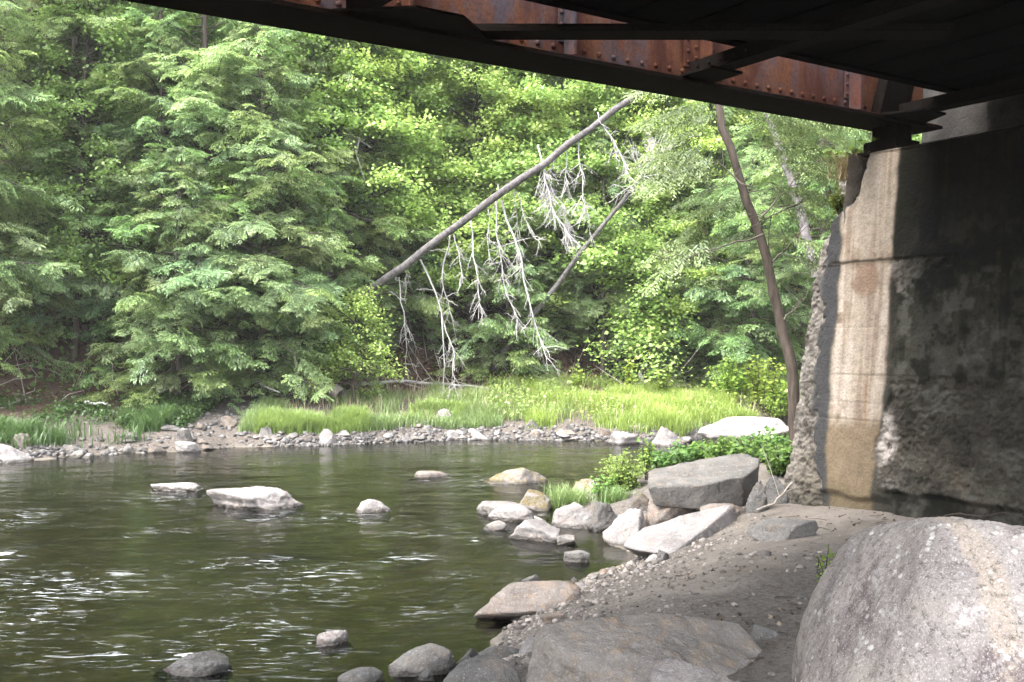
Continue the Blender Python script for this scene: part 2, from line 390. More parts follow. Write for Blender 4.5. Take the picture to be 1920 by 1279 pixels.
def sdist(pts, x, y):
    """distance to polyline, + on its right-hand side"""
    P = np.stack([x, y], -1); best = np.full(len(P), 1e9); sg = np.ones(len(P))
    for a, b in zip(pts[:-1], pts[1:]):
        ab = b - a; t = np.clip(((P - a) @ ab) / (ab @ ab), 0, 1)
        dv = P - (a + t[:, None] * ab); d = np.hypot(dv[:, 0], dv[:, 1])
        s = ab[0] * (P[:, 1] - a[1]) - ab[1] * (P[:, 0] - a[0])
        up = d < best - 1e-9
        best = np.where(up, d, best); sg = np.where(up, np.where(s < 0, 1, -1), sg)
    return best * sg

D2 = np.array((0.8387, 0.5446)); E2 = np.array((0.5446, -0.8387))   # along the bridge; across it, towards the camera
B0 = np.array((2.62, 9.30))

def ground_parts(x, y):
    x = np.atleast_1d(np.asarray(x, float)).ravel(); y = np.atleast_1d(np.asarray(y, float)).ravel()
    dn = sdist(near_pts, x, y); df = -sdist(far_pts, x, y)
    p3 = np.stack([x, y, np.zeros_like(x)], -1)
    n1 = fbm(p3 * 0.35, 3, 4); n2 = fbm(p3 * 1.7, 9, 4); n3 = fbm(p3 * 6.0, 13, 3)
    dn2 = dn + n2 * 0.12; df2 = df + n2 * 0.15
    zn = 0.52 * (1 - np.exp(-np.maximum(dn2, 0) / 1.15)) + 0.02 * n2 + 0.008 * n3 + np.maximum(dn - 12, 0) * 0.03
    dd = np.maximum(df2, 0)
    base = np.where(x < -4.5, 3.6, 4.7)
    hs = np.maximum(dd - base, 0)
    zf = 0.30 * (1 - np.exp(-dd / 0.45)) + 0.125 * np.minimum(dd, base) + 0.74 * hs - 0.006 * np.maximum(hs - 25, 0) ** 2 * (hs < 80) + 0.03 * n2 * np.minimum(dd, 1) + n1 * np.minimum(hs * 0.12, 0.8) + n2 * np.minimum(hs * 0.1, 0.2)
    zf = np.where(hs > 70, np.minimum(zf, 42), zf)
    w = np.minimum(np.maximum(-dn2, 0), np.maximum(-df2, 0))
    zb = -0.75 * (1 - np.exp(-w / 1.7)) + 0.05 * n2 + 0.02 * n3
    z = np.where(dn2 > 0, zn, np.where(df2 > 0, zf, zb))
    # approach embankment behind the abutment
    rel = np.stack([x - B0[0], y - B0[1]], -1); s = rel @ D2; u = rel @ E2
    ze = 4.7 - 3.4 * np.maximum(.6 - u, 0) - 2.0 * np.maximum(u - 6.5, 0) + 0.1 * n2
    z = np.where((s > 2.3) & (dn2 > 0), np.maximum(z, np.minimum(ze, 0.5 + (s - 2.3) * 8)), z)
    return z, dn2, df2

def gz(x, y):
    return float(ground_parts([x], [y])[0][0])

def axis(segments):
    out = [segments[0][0]]
    for a, b, st in segments:
        k = max(1, int(round((b - a) / st))); out += list(a + (b - a) * (np.arange(k) + 1) / k)
    return np.array(out)

def grid_faces(nx, ny):
    i = np.arange(nx * ny).reshape(ny, nx)
    return np.stack([i[:-1, :-1].ravel(), i[:-1, 1:].ravel(), i[1:, 1:].ravel(), i[1:, :-1].ravel()], -1)

xs = axis([(-300, -60, 20), (-60, -14, 2), (-14, -9, 0.25), (-9, 7.5, 0.07), (7.5, 14, 0.3), (14, 60, 2), (60, 300, 20)])
ys = axis([(-200, -30, 15), (-30, 1, 1.2), (1, 3, 0.2), (3, 26, 0.08), (26, 40, 0.4), (40, 80, 2), (80, 300, 20)])
X, Y = np.meshgrid(xs, ys); Z, DN, DF = ground_parts(X, Y)
p3 = np.stack([X.ravel(), Y.ravel(), 0 * X.ravel()], -1)
nz_ = fbm(p3 * 1.3, 31, 4)
lit = smooth(2.6, 4.6, DF + nz_ * 1.2)
lit = np.maximum(lit, smooth(13, 16, DN)); lit = np.maximum(lit, .15 * (DF > 0))
lit = np.maximum(lit, smooth(1.2, 2.4, DF + nz_ * .8) * smooth(-5.6, -6.4, X.ravel()))
dirt = np.where(DN > 0, np.clip(smooth(1.1, 0.2, DN + nz_ * 0.5) + 0.75 * smooth(0.0, 0.4, nz_ + 0.1) * smooth(8.9, 8.2, Y.ravel()) * smooth(0.5, -0.1, (X.ravel() - 1.9) * 0.4), 0, 1), np.where(DF > 0, 1.0, 0))
dirt = np.maximum(dirt, smooth(9.3, 10.2, Y.ravel()) * (DN > 0) * smooth(2.6, 1.8, X.ravel() - .06 * Y.ravel()))
bed = smooth(0.03, -0.04, Z)
g = Geo(); g.add(np.stack([X.ravel(), Y.ravel(), Z], -1), grid_faces(len(xs), len(ys)), np.stack([lit, dirt, bed], -1))
tag(g.build('ground', M['ground']), 'sandy river banks and the brown leaf covered hillside', kind='structure')

# ------------------------------------------------------------------ water
xs = axis([(-60, -12, 2), (-12, 5, 0.05), (5, 14, 0.3), (14, 60, 2)])
ys = axis([(-30, 3, 1.5), (3, 12, 0.04), (12, 21, 0.07), (21, 40, 1)])
X, Y = np.meshgrid(xs, ys); x = X.ravel(); y = Y.ravel()
p3 = np.stack([x, y, 0 * x], -1)
riff = np.zeros_like(x); foam = np.zeros_like(x)
def patch(px0, px1, py0, py1, amt, fo):
    global riff, foam
    d0, d1 = 1.9 * FPX / (py1 - 640), 1.9 * FPX / (py0 - 640)
    dc = (d0 + d1) / 2; cx = ((px0 + px1) / 2 - 960) / FPX * dc; rx = max((px1 - px0) / 2 / FPX * dc, 0.06); ry = max((d1 - d0) / 2, 0.07)
    q = ((x - cx) / rx) ** 2 + ((y - dc) / ry) ** 2
    m_ = np.exp(-q * 1.0)
    riff = np.maximum(riff, amt * m_); foam = np.maximum(foam, fo * m_)
for a in [(-60, 260, 1075, 1130, 1, .75), (380, 560, 1048, 1070, 1, .75), (520, 670, 1058, 1092, 1, .85), (-80, 140, 1140, 1195, 1, .7), (130, 560, 1200, 1262, 1, .75),
          (380, 560, 1150, 1200, .9, .6), (-40, 60, 960, 1000, .9, .7), (-60, 30, 1030, 1065, 1, .9), (720, 810, 1038, 1056, .8, .85), (840, 900, 1070, 1090, .7, .6),
          (560, 720, 962, 985, .7, .45), (480, 640, 1215, 1279, .8, .5), (240, 390, 925, 950, .6, .35), (560, 660, 1185, 1215, .9, .7), (400, 700, 1090, 1130, .7, .4),
          (880, 910, 1005, 1020, .6, .75), (730, 880, 1120, 1180, .5, .3), (420, 560, 960, 980, .5, .4), (780, 1000, 895, 915, .4, .35), (700, 900, 985, 1010, .5, .3)]:
    patch(*a)
bg_r = smooth(0.1, 0.6, fbm(p3 * np.array((0.5, 0.9, 1)), 51, 3)) * smooth(15, 10, y)
riff = np.clip(np.maximum(riff * .85, 0.22 * bg_r), 0, 1)
foam = np.clip(np.maximum(foam * .8, 0.30 * bg_r * smooth(0.1, 0.5, fbm(p3 * 2.2, 52, 3))), 0, 1)
rot = np.stack([x * 0.99 + y * 0.14, y * 0.99 - x * 0.14, 0 * x], -1)
h = 0.010 * fbm(rot * np.array((1.2, 2.6, 1)), 61, 3) + (0.004 + 0.022 * riff) * fbm(rot * np.array((2.6, 6.5, 1)), 62, 3) + 0.012 * riff * fbm(rot * np.array((6, 13, 1)), 63, 2)
g = Geo(); g.add(np.stack([x, y, h], -1), grid_faces(len(xs), len(ys)), np.stack([riff, foam, 0 * x], -1))
tag(g.build('river_water', M['water']), 'dark greenish brown river with small riffles', kind='structure')

# ------------------------------------------------------------------ rocks
_ico = {}
def ico(sub):
    if sub not in _ico:
        import bmesh
        bm = bmesh.new(); bmesh.ops.create_icosphere(bm, subdivisions=sub, radius=1.0)
        v = np.array([q.co[:] for q in bm.verts]); f = np.array([[q.index for q in fc.verts] for fc in bm.faces]); bm.free()
        v /= np.linalg.norm(v, axis=1)[:, None]
        _ico[sub] = (v, f)
    return _ico[sub]

def rock_shape(seed, sub=4, planes=11, ang=0.8, rough=0.06, top=None, extra=None, sharp=36.0, stretch=(1, 1, 1)):
    """unit-box rock: soft intersection of half spaces, roughened; z from 0 to 1, x and y from -.5 to .5"""
    r_ = np.random.default_rng(seed); d, f = ico(sub)
    ns = r_.normal(size=(planes, 3)); ns /= np.linalg.norm(ns, axis=1)[:, None]; hh = r_.uniform(0.55, 0.95, planes)
    ns = list(ns); hh = list(hh)
    if top is not None: ns.append(np.array(top[:3]) / np.linalg.norm(top[:3])); hh.append(top[3])
    for e in (extra or []): ns.append(np.array(e[:3]) / np.linalg.norm(e[:3])); hh.append(e[3])
    ns = np.array(ns); hh = np.array(hh)
    k = np.maximum((d @ ns.T) / hh[None, :], 0.0)
    inv = (np.sum(k ** sharp, 1) + 0.55 ** sharp) ** (1 / sharp)
    r = (1 - ang) * 0.9 + ang / inv
    o = r_.uniform(0, 50, 3)
    r = r * (1 + rough * 1.6 * fbm(d * 1.6 + o, seed, 4) + rough * 0.9 * fbm(d * 6 + o, seed + 5, 4, 0.6) + rough * 0.35 * fbm(d * 19 + o, seed + 9, 3, 0.6))
    v = d * r[:, None] * np.array(stretch)
    lo, hi = v.min(0), v.max(0)
    v = (v - (lo + hi) / 2) / (hi - lo); v[:, 2] += 0.5
    k_ = 1 + 0.9 * np.clip(.62 - v[:, 2], 0, .4); v[:, 0] *= k_; v[:, 1] *= k_
    up_ = v[v[:, 2] > .40]; v[:, :2] /= (up_[:, :2].max(0) - up_[:, :2].min(0))
    return v, f

def ground_hit(px, py):
    """depth and height where the line of sight through a pixel meets the ground or the water"""
    d = np.arange(3.0, 45.0, .02); z = CAMZ - (py - 640) / FPX * d; x = (px - 960) / FPX * d
    zg = np.maximum(ground_parts(x, d)[0], 0.0); k = int(np.argmax(z <= zg))
    return float(d[k]), float(zg[k])

def rock_px(label, px0, px1, pyt, pyb, mat, zb=0.0, depth_ratio=0.7, sink=0.35, seed=1, sub=4, name='rock', group=None, dist=None, cat='rock', **kw):
    kw['ang'] = min(1.0, kw.get('ang', .8) + .12); sub = max(sub, 5)
    """rock whose foot meets the ground (height zb) at pixel row pyb and whose outline spans the given pixels"""
    d0, zb = (dist, zb) if dist else ground_hit((px0 + px1) / 2, pyb)
    w = (px1 - px0) / FPX * d0
    dp = w * depth_ratio; dc = d0 + dp * 0.42; w = (px1 - px0) / FPX * dc
    ztop = CAMZ - (pyt - 640) / FPX * (dc + (0.15 * dp if pyt > 640 else 0))
    hgt = max(ztop - zb, 0.03); full = hgt * (1.2 + sink) + 0.03
    v, f = rock_shape(seed, sub, **kw)
    # widest at the foot: stretch so the outline above the ground has the asked width
    v = v * np.array((w * 1.03, dp * 1.1, full)); v[:, 2] += hgt - full
    g = Geo(); g.add(v, f)
    cx = ((px0 + px1) / 2 - 960) / FPX * dc
    o = g.build(name, M[mat], None, (cx, dc, zb))
    return tag(o, label, cat, group)

RP = rock_px
# in the river
RP('long whitish boulder with brown flecks, largest rock standing in open water', 380, 560, 914, 957, 'rock_pale', 0, .55, .5, 311, 5, ang=.6, top=(0.10, -.1, 1, .55), planes=8, rough=.09)
RP('low pale rock just behind left end of the long whitish boulder', 278, 386, 905, 922, 'rock_pale', 0, .5, .8, 12, 4, ang=.6, top=(0, 0, 1, .5), rough=.09)
RP('small pointed grey pink rock midstream, right of the long whitish boulder', 666, 733, 934, 962, 'rock_pale', 0, .7, .5, 13, 4, rough=.08, ang=.85)
RP('thin flat reddish rock barely above water, left of the domed mossy rock', 774, 846, 884, 896, 'rock_warm', 0, .6, .8, 14, 4, top=(0, 0, 1, .4), rough=.08)
RP('low domed grey rock with rusty moss on its top, in the river', 905, 1031, 873, 908, 'rock_moss', 0, .6, .6, 15, 5, ang=.35, rough=.06)
RP('small pinkish rock with white water at its side near lower edge of picture', 593, 655, 1182, 1212, 'rock_pale', 0, .7, .5, 16, 4, ang=.8, rough=.07)
RP('dark grey humped rock in riffles at lower left', 303, 436, 1217, 1268, 'rock_dark', 0, .7, .4, 17, 5, ang=.5, rough=.06)
RP('dark rounded rock cut off by lower picture edge, beside dark wet stones', 632, 718, 1249, 1292, 'rock_dark', 0, .8, .4, 18, 4, ang=.3, rough=.04)
RP('small dark oval stone with pale top in shallows nearest the sand', 1057, 1107, 1031, 1056, 'rock_grey', 0, .6, .4, 19, 4, ang=.5, rough=.03, top=(.1, 0, 1, .55))
RP('small dark brown stone in shallows above the flat shoreline slab', 963, 1019, 1075, 1097, 'rock_dark', 0, .5, .4, 20, 4, ang=.6, rough=.04)
# promontory cluster
RP('angular slab with sloping white top and dark underside in the water', 958, 1052, 974, 1017, 'rock_pale', 0, .7, .3, 21, 5, ang=.95, rough=.03, top=(0.35, -.35, 1, .42), planes=7)
RP('small low pale stone at left end of the white topped slab', 908, 968, 976, 996, 'rock_grey', 0, .6, .5, 22, 4, ang=.6, rough=.05)
RP('pale humped stone behind the white topped slab', 916, 999, 945, 979, 'rock_pale', 0, .7, .4, 23, 4, ang=.6, rough=.06)
RP('flat grey stone at far left tip of the rock point', 894, 990, 942, 967, 'rock_grey', 0, .6, .5, 24, 4, ang=.7, rough=.06, top=(0, -.1, 1, .5))
RP('brown mossy rock left of the grass tuft', 962, 1032, 919, 960, 'rock_moss', 0.02, .7, .4, 25, 5, ang=.8, rough=.07)
RP('broad pale rock below the grass tuft at water edge', 1034, 1122, 944, 990, 'rock_pale', 0, .7, .4, 26, 5, ang=.6, rough=.06)
RP('dark earthy rock under the ferny bush', 1108, 1180, 938, 990, 'rock_dark', 0.02, .8, .4, 27, 4, ang=.6, rough=.1)
RP('thin grey flake in the water off the tip of the white topped slab', 1042, 1081, 1003, 1021, 'rock_grey', 0, .7, .6, 28, 4, ang=.9, top=(.3, -.2, 1, .4), rough=.03)
RP('small pale stone between humped stone and broad pale rock', 1000, 1036, 968, 984, 'rock_pale', 0, .7, .6, 29, 4, ang=.8, rough=.05)
RP('brown stained rock behind the grass tuft', 1070, 1132, 897, 930, 'rock_moss', 0.12, .7, .4, 30, 4, ang=.6, rough=.1)
RP('squat mossy rock left of the great tilted slab', 1178, 1238, 920, 958, 'rock_moss', 0.22, .8, .4, 31, 5, ang=.7, rough=.06)
RP('violet grey rock sloping down into the water', 1130, 1222, 953, 1024, 'rock_pale', 0.0, .8, .3, 32, 5, ang=.6, rough=.09, top=(-.5, -.2, 1, .6))
RP('wedge shaped tan rock in front of the great tilted slab', 1212, 1308, 920, 988, 'rock_warm', 0.16, .8, .35, 33, 5, ang=.95, rough=.03, top=(-.45, -.5, 1, .5), planes=7)
RP('low brown rock on sand under the great tilted slab', 1308, 1406, 944, 980, 'rock_warm', 0.30, .6, .4, 34, 5, ang=.8, rough=.06)
RP('dark mossy rock propping up right end of the great tilted slab', 1395, 1440, 900, 962, 'rock_dark', 0.34, .9, .3, 35, 4, ang=.5, rough=.08)
RP('dark brown rock against foot of the abutment', 1428, 1482, 893, 945, 'rock_dark', 0.38, .9, .3, 36, 4, ang=.5, rough=.08)
RP('small dark stone tucked under tip of the flat pale wedge slab', 1228, 1258, 1030, 1052, 'rock_dark', 0.10, .8, .4, 38, 4, ang=.7, rough=.05)
RP('half buried grey brown block on the sand left of the abutment', 1406, 1532, 970, 1012, 'rock_grey', 0.36, .55, .4, 39, 5, ang=.9, rough=.04, top=(-.25, -.2, 1, .5))
# great tilted slab, resting on the others
def great_slab():
    c = at(1338, 914, 9.75)
    out = np.array([(-.56, -.16), (-.46, .22), (-.05, .36), (.50, .46), (.58, .30), (.50, .05), (.30, -.22), (-.10, -.30)])
    d, f = ico(6)
    ns, hh = [], []
    cen = out.mean(0)
    for a, b in zip(out, np.roll(out, -1, 0)):
        t = b - a; nn = np.array((-t[1], t[0])); nn /= np.linalg.norm(nn)
        if nn @ (a - cen) < 0: nn = -nn
        ns.append((nn[0], nn[1], -0.22)); hh.append(nn @ (a - cen))
    ns.append((0.0, -0.20, 1)); hh.append(0.17); ns.append((-.16, 0.0, -1)); hh.append(0.185)
    ns = np.array(ns, float); ln = np.linalg.norm(ns, axis=1); hh = np.array(hh) / ln; ns /= ln[:, None]
    k = np.maximum((d @ ns.T) / hh, 0); r = 1 / (np.sum(k ** 70, 1) ** (1 / 70))
    v = d * r[:, None]
    v += d * (0.018 * fbm(v * 5, 77, 5, 0.6))[:, None] + np.array((0, 0, 1)) * (0.03 * fbm(v * 2.2, 78, 3))[:, None]
    g = Geo(); g.add(v, f)
    o = g.build('slab_rock', M['rock_grey'], None, c); o.rotation_euler = (R(-2), R(-6), R(2))
    tag(o, 'great tilted grey slab with flat light top, propped on smaller rocks', 'rock')
great_slab()
def wedge_slab():
    d0, z0 = ground_hit(1285, 1022); c = np.array(((1285 - 960) / FPX * d0, d0 + .05, z0 - .01)); sc_ = 1.02
    out = np.array([(-.44, -.30), (-.52, -.10), (-.34, .20), (.05, .40), (.52, .50), (.56, .36), (.22, -.04), (-.14, -.34)]) * sc_
    d, f = ico(6); ns, hh = [], []; cen = out.mean(0); out = out - cen; c[:2] += cen
    for a, b in zip(out, np.roll(out, -1, 0)):
        t = b - a; nn = np.array((-t[1], t[0])); nn /= np.linalg.norm(nn)
        if nn @ a < 0: nn = -nn
        ns.append((nn[0], nn[1], .25)); hh.append(nn @ a)
    ns += [(-.16, -.20, 1), (-.25, -.30, -1)]; hh += [.135, .20]
    ns = np.array(ns, float); ln = np.linalg.norm(ns, axis=1); hh = np.array(hh) / ln; ns /= ln[:, None]
    k = np.maximum((d @ ns.T) / hh, 0); v = d / (np.sum(k ** 60, 1) ** (1 / 60))[:, None]
    v += d * (0.016 * fbm(v * 6, 87, 5, 0.6))[:, None] + np.array((0, 0, 1)) * (0.02 * fbm(v * 2.5, 88, 3))[:, None]
    g = Geo(); g.add(v, f); tag(g.build('slab_rock', M['rock_pale'], None, c), 'flat pale wedge slab with broad white top lying on sand by the water', 'rock')
wedge_slab()
RP('long flat grey slab at edge of gravel, jutting into water', 902, 1098, 1094, 1152, 'rock_warm', 0.0, .5, .3, 41, 5, ang=.95, rough=.04, top=(-.10, -.35, 1, .42), planes=8)
RP('smooth grey brown rock with a twig, lower centre at water edge', 730, 852, 1206, 1268, 'rock_grey', 0.0, .7, .35, 42, 5, ang=.4, rough=.04, top=(-.5, -.1, 1, .7))
RP('rounded grey boulder cut by lower picture edge, in front of the twig rock', 808, 1000, 1232, 1330, 'rock_grey', 0.05, .7, .3, 43, 5, ang=.3, rough=.04)
RP('fist sized dark stone between the twig rock and rounded grey boulder', 784, 816, 1254, 1280, 'rock_dark', 0.02, .8, .4, 44, 4, ang=.5, rough=.05)
RP('dark wet stone right of the twig rock', 850, 905, 1215, 1250, 'rock_dark', 0.03, .8, .4, 45, 4, ang=.6, rough=.06)
RP('low dark wet stone on gravel beside the broad buff slab', 890, 985, 1205, 1240, 'rock_dark', 0.05, .7, .4, 46, 4, ang=.6, rough=.07)
RP('pale stone wedged against left end of the broad buff slab', 975, 1020, 1190, 1222, 'rock_pale', 0.05, .8, .4, 47, 4, ang=.6, rough=.05)
RP('brown flat stone on gravel just above the broad buff slab', 1008, 1072, 1148, 1166, 'rock_warm', 0.12, .6, .5, 48, 4, ang=.7, rough=.05)
RP('grey cobble below left corner of the broad buff slab', 900, 965, 1240, 1276, 'rock_grey', 0.05, .8, .4, 49, 4, ang=.5, rough=.05)
RP('thin dark stone on the sand above right end of the broad buff slab', 1405, 1478, 1170, 1200, 'rock_grey', 0.36, .6, .5, 50, 4, ang=.8, rough=.06)

def custom_rock(name, label, cx, cy, z0, dims, seed, sub, mat, rz=0, cat='rock', **kw):
    v, f = rock_shape(seed, sub, **kw)
    v = v * np.array(dims); g = Geo(); g.add(v, f)
    o = g.build(name, M[mat], None, (cx, cy, z0)); o.rotation_euler = (0, 0, rz)
    return tag(o, label, cat)
# broad buff slab, its pale neighbour and the boulder in the foreground
c = at(1245, 1215, 4.75)
M['slab_buff'] = rock_mat('buff_gneiss', [(0.3, (0.11, 0.095, 0.083)), (0.5, (0.18, 0.16, 0.142)), (0.75, (0.26, 0.235, 0.21))], (0.33, 0.31, 0.30), 0.35, (0.30, 0.20, 0.11), False)
M['slab_grey'] = rock_mat('pale_violet_gneiss', [(0.3, (0.15, 0.135, 0.13)), (0.5, (0.26, 0.235, 0.225)), (0.75, (0.35, 0.325, 0.315))], (0.42, 0.41, 0.41), 0.5, (0.28, 0.21, 0.16), False)
custom_rock('slab_rock', 'broad buff slab with a dark undercut front, lying beside the big boulder', c[0] - 0.02, 4.78, -0.05, (1.44, 1.10, 0.66), 52, 6, 'slab_buff', 0, ang=.92, rough=.05, top=(.02, -.30, 1, .46), planes=8, sharp=18)
custom_rock('slab_rock', 'pale violet grey rock hump at lower picture edge, between broad buff slab and big boulder', at(1370, 1250, 3.75)[0], 3.72, 0.0, (0.62, 0.7, 0.66), 53, 6, 'slab_grey', 0, ang=.8, rough=.06, top=(-.3, -.3, 1, .6))

def big_boulder():
    d, f = ico(7)
    ns = np.array([(-.62, -.10, .62), (-.2, -1, .12), (.9, -.5, .05), (.10, .2, 1), (-1, .2, .12), (0, 1, .2), (1, .5, -.1), (-.15, -.6, .8), (0, 0, -1)], float)
    hh = np.array((.66, .74, .80, .80, .86, .8, .86, .76, .8))
    ns /= np.linalg.norm(ns, axis=1)[:, None]
    k = np.maximum((d @ ns.T) / hh, 0); r = 1 / ((np.sum(k ** 13, 1) + .7 ** 13) ** (1 / 13))
    r *= 1 + 0.05 * fbm(d * 1.7, 5, 3) + 0.022 * fbm(d * 7, 8, 5, .62)
    v = d * r[:, None]; lo, hi = v.min(0), v.max(0); v = (v - (lo + hi) / 2) / (hi - lo); v[:, 2] += .5
    W_ = 0.96; v = v * np.array((W_, 0.95, 1.34))
    g = Geo(); g.add(v - np.array((0, 0, 0.66)), f)
    o = g.build('boulder', M['boulder'], None, (1.28, 3.10, 0.02 + 0.66))
    tag(o, 'big rounded pale boulder with lichen and dark patches in the right foreground', 'boulder')
big_boulder()

# along the far waterline
FAR = [('white rounded boulder at the far waterline among grass', 598, 633, 804, 836, 'rock_pale', .6, 61), ('pale oval boulder in water at far left bank, below a grey upright stone', 328, 376, 827, 849, 'rock_pale', .5, 62),
       ('grey upright stone behind the pale oval boulder', 330, 362, 803, 832, 'rock_grey', .6, 63), ('reddish flat stone right of the pale oval boulder', 358, 402, 822, 842, 'rock_warm', .6, 64),
       ('large pale grey boulder at left picture edge in the water', -60, 62, 828, 864, 'rock_pale', .5, 65), ('brownish boulder behind the large boulder at left picture edge', 18, 56, 812, 842, 'rock_warm', .6, 66),
       ('blocky pale stone at far waterline left of the flat topped stone', 120, 152, 833, 852, 'rock_grey', .7, 67), ('flat topped pale stone at the left far waterline', 187, 226, 834, 851, 'rock_pale', .8, 68),
       ('little pale stone awash in front of the blocky stones', 152, 177, 849, 859, 'rock_pale', .6, 69), ('dark based stone right of the flat topped stone', 224, 250, 831, 851, 'rock_grey', .8, 70),
       ('brown pointed stone at waterline, under dark green grass', 275, 312, 830, 850, 'rock_warm', .8, 71), ('rounded grey stone on the gravel slope', 411, 446, 779, 801, 'rock_warm', .5, 72),
       ('grey stone at waterline below the gravel slope', 484, 512, 799, 822, 'rock_grey', .7, 73), ('whitish cube like stone touching the water below gravel', 501, 521, 815, 832, 'rock_pale', .8, 74),
       ('reddish grey boulder at far waterline, right of centre', 1140, 1200, 808, 834, 'rock_pale', .5, 75), ('pinkish boulder pile stone at right end of far waterline', 1218, 1282, 800, 838, 'rock_pale', .6, 76),
       ('tan rounded boulder just above the reddish grey boulder', 1182, 1214, 793, 808, 'rock_warm', .5, 77), ('pale stone leaning on the tan rounded boulder', 1120, 1155, 802, 822, 'rock_warm', .6, 78),
       ('grey stone standing up at edge of tall grass', 984, 1010, 786, 808, 'rock_grey', .7, 79), ('round tan stone below the standing grey stone', 990, 1015, 805, 822, 'rock_warm', .5, 80),
       ('broad flat pale stone at centre waterline', 880, 922, 809, 826, 'rock_pale', .7, 81), ('white flat stone left of the broad flat pale stone', 832, 866, 806, 826, 'rock_pale', .7, 82), ('grey slab stone in gravel gap at centre waterline', 782, 826, 800, 826, 'rock_grey', .8, 83)]
for lab, a, b, t, bt, mt, ang, sd in FAR:
    d_guess = CAMZ * FPX / (bt - 640); zb = 0.0
    if bt < 826 or (lab.startswith('brownish') or 'upright' in lab): zb = 0.12
    if bt < 812: zb = 0.38
    RP(lab, a, b, t, bt, mt, zb, .7, .5, sd, 4, ang=ang, rough=.07)
RP('upright white triangular stone in grass below the hanging dead branch', 814, 848, 766, 794, 'rock_pale', .6, .7, .6, 84, 4, ang=.9, rough=.05)
RP('moss topped rock on gravel slope at left', 340, 374, 746, 766, 'rock_moss', .8, .7, .4, 85, 4, ang=.5, rough=.05)
RP('long brilliant white boulder at right end of the tall grass', 1324, 1482, 781, 815, 'rock_pale', .25, .5, .4, 86, 5, ang=.6, rough=.05, top=(0, -.1, 1, .6), dist=18.6)
RP('pale stone in tall grass far right', 1272, 1292, 741, 756, 'rock_pale', .8, .7, .4, 87, 4, ang=.7, rough=.05)
RP('pale round stone in grass above the waterline boulder', 556, 580, 785, 803, 'rock_warm', .4, .7, .4, 88, 4, ang=.4, rough=.05)

# many lesser stones: shared shapes, one object each
stone_me = {}
for mt in ('rock_pale', 'rock_grey', 'rock_warm'):
    for k in range(4):
        v, f = rock_shape(200 + k * 3 + len(mt), 3, ang=.75, rough=.07)
        g = Geo(); g.add(v * np.array((1, .8, .62)) - np.array((0, 0, .18)), f); stone_me[(mt, k)] = g.mesh('shore_stone', M[mt])
r_ = np.random.default_rng(21)
def far_shore_point(t):
    return None
fx = np.linspace(-9.2, 4.2, 400)
fy = np.interp(fx, far_pts[:, 0], far_pts[:, 1])
nst = 0
while nst < 120:
    x = r_.uniform(-9, 3.9); yb = np.interp(x, far_pts[:, 0], far_pts[:, 1])
    gravel = -6.2 < x < -4.6
    off = abs(r_.normal(0, 1.3 if gravel else 0.35)) - 0.08
    if x > 0.6: off = abs(r_.normal(0, 0.14)) - .12
    y = yb + off; z = max(gz(x, y), -0.05)
    if off > 3.2: continue
    sz = min(0.05 + r_.gamma(1.6, 0.06), 0.40)
    mt = r_.choice(['rock_pale', 'rock_grey', 'rock_warm'], p=[.25, .45, .3])
    o = link_mesh('shore_stone', stone_me[(mt, int(r_.integers(4)))], None, (x, y, z)); o.scale = (sz, sz, sz * r_.uniform(.45, 1.0)); o.rotation_euler = (0, 0, r_.uniform(0, 6.28))
    if x < -6.2: lab = 'small rounded stone in rubble along the far left waterline'
    elif gravel: lab = 'small angular stone on gravel slope under the hemlocks'
    elif x < 0.6: lab = 'small pale stone at the foot of the short grass on far bank'
    else: lab = 'small pale stone under the tall bright grass at far waterline'
    tag(o, lab, 'stone', 'small stones along the far bank')
    nst += 1
for k in range(46):
    px = r_.uniform(900, 1200); t = r_.uniform(0, 1)
    seg = near_pts[4:11]; i = r_.integers(0, 5); tt = r_.uniform()
    p = seg[i] * (1 - tt) + seg[i + 1] * tt; off = abs(r_.normal(0, .25)) - .05
    p = p + np.array((off, -off * .6)); sz = min(.03 + r_.gamma(1.6, .022), .12)
    mt = r_.choice(['rock_pale', 'rock_grey', 'rock_warm'], p=[.15, .45, .4])
    o = link_mesh('shore_stone', stone_me[(mt, int(r_.integers(4)))], None, (p[0], p[1], max(gz(*p), -.03))); o.scale = (sz, sz, sz * .8); o.rotation_euler = (0, 0, r_.uniform(0, 6.28))
    tag(o, 'small brown pebble among gravel where the sand meets the river', 'stone', 'pebbles along the near waterline')

# uncountable gravel
def gravel(name, pts, sizes, tints, label):
    v0, f0 = ico(1); g = Geo()
    for p, s_, c_ in zip(pts, sizes, tints):
        q = v0 * (1 + 0.25 * r_.normal(size=(len(v0), 1))).clip(.6, 1.4) * np.array((1, r_.uniform(.6, 1), r_.uniform(.45, .8))) * s_
        a = r_.uniform(0, 6.28); q = q @ np.array([[math.cos(a), math.sin(a), 0], [-math.sin(a), math.cos(a), 0], [0, 0, 1]])
        g.add(q + p, f0, c_)
    m, nt, n, l = new_mat(name + '_stone')
    a_ = N(nt, 'ShaderNodeAttribute', attribute_name='tint'); geo = N(nt, 'ShaderNodeNewGeometry')
    b_ = noise_tex(nt, 60, 4, .7, geo.outputs['Position'])
    principled(nt, mixc(nt, mapr(nt, b_, .3, .6, .5, 0), a_.outputs['Color'], (.03, .028, .025)), .85, bump(nt, b_, .5, .006), .3)
    tag(g.build(name, m), label, kind='stuff')
pts, sz, tn = [], [], []
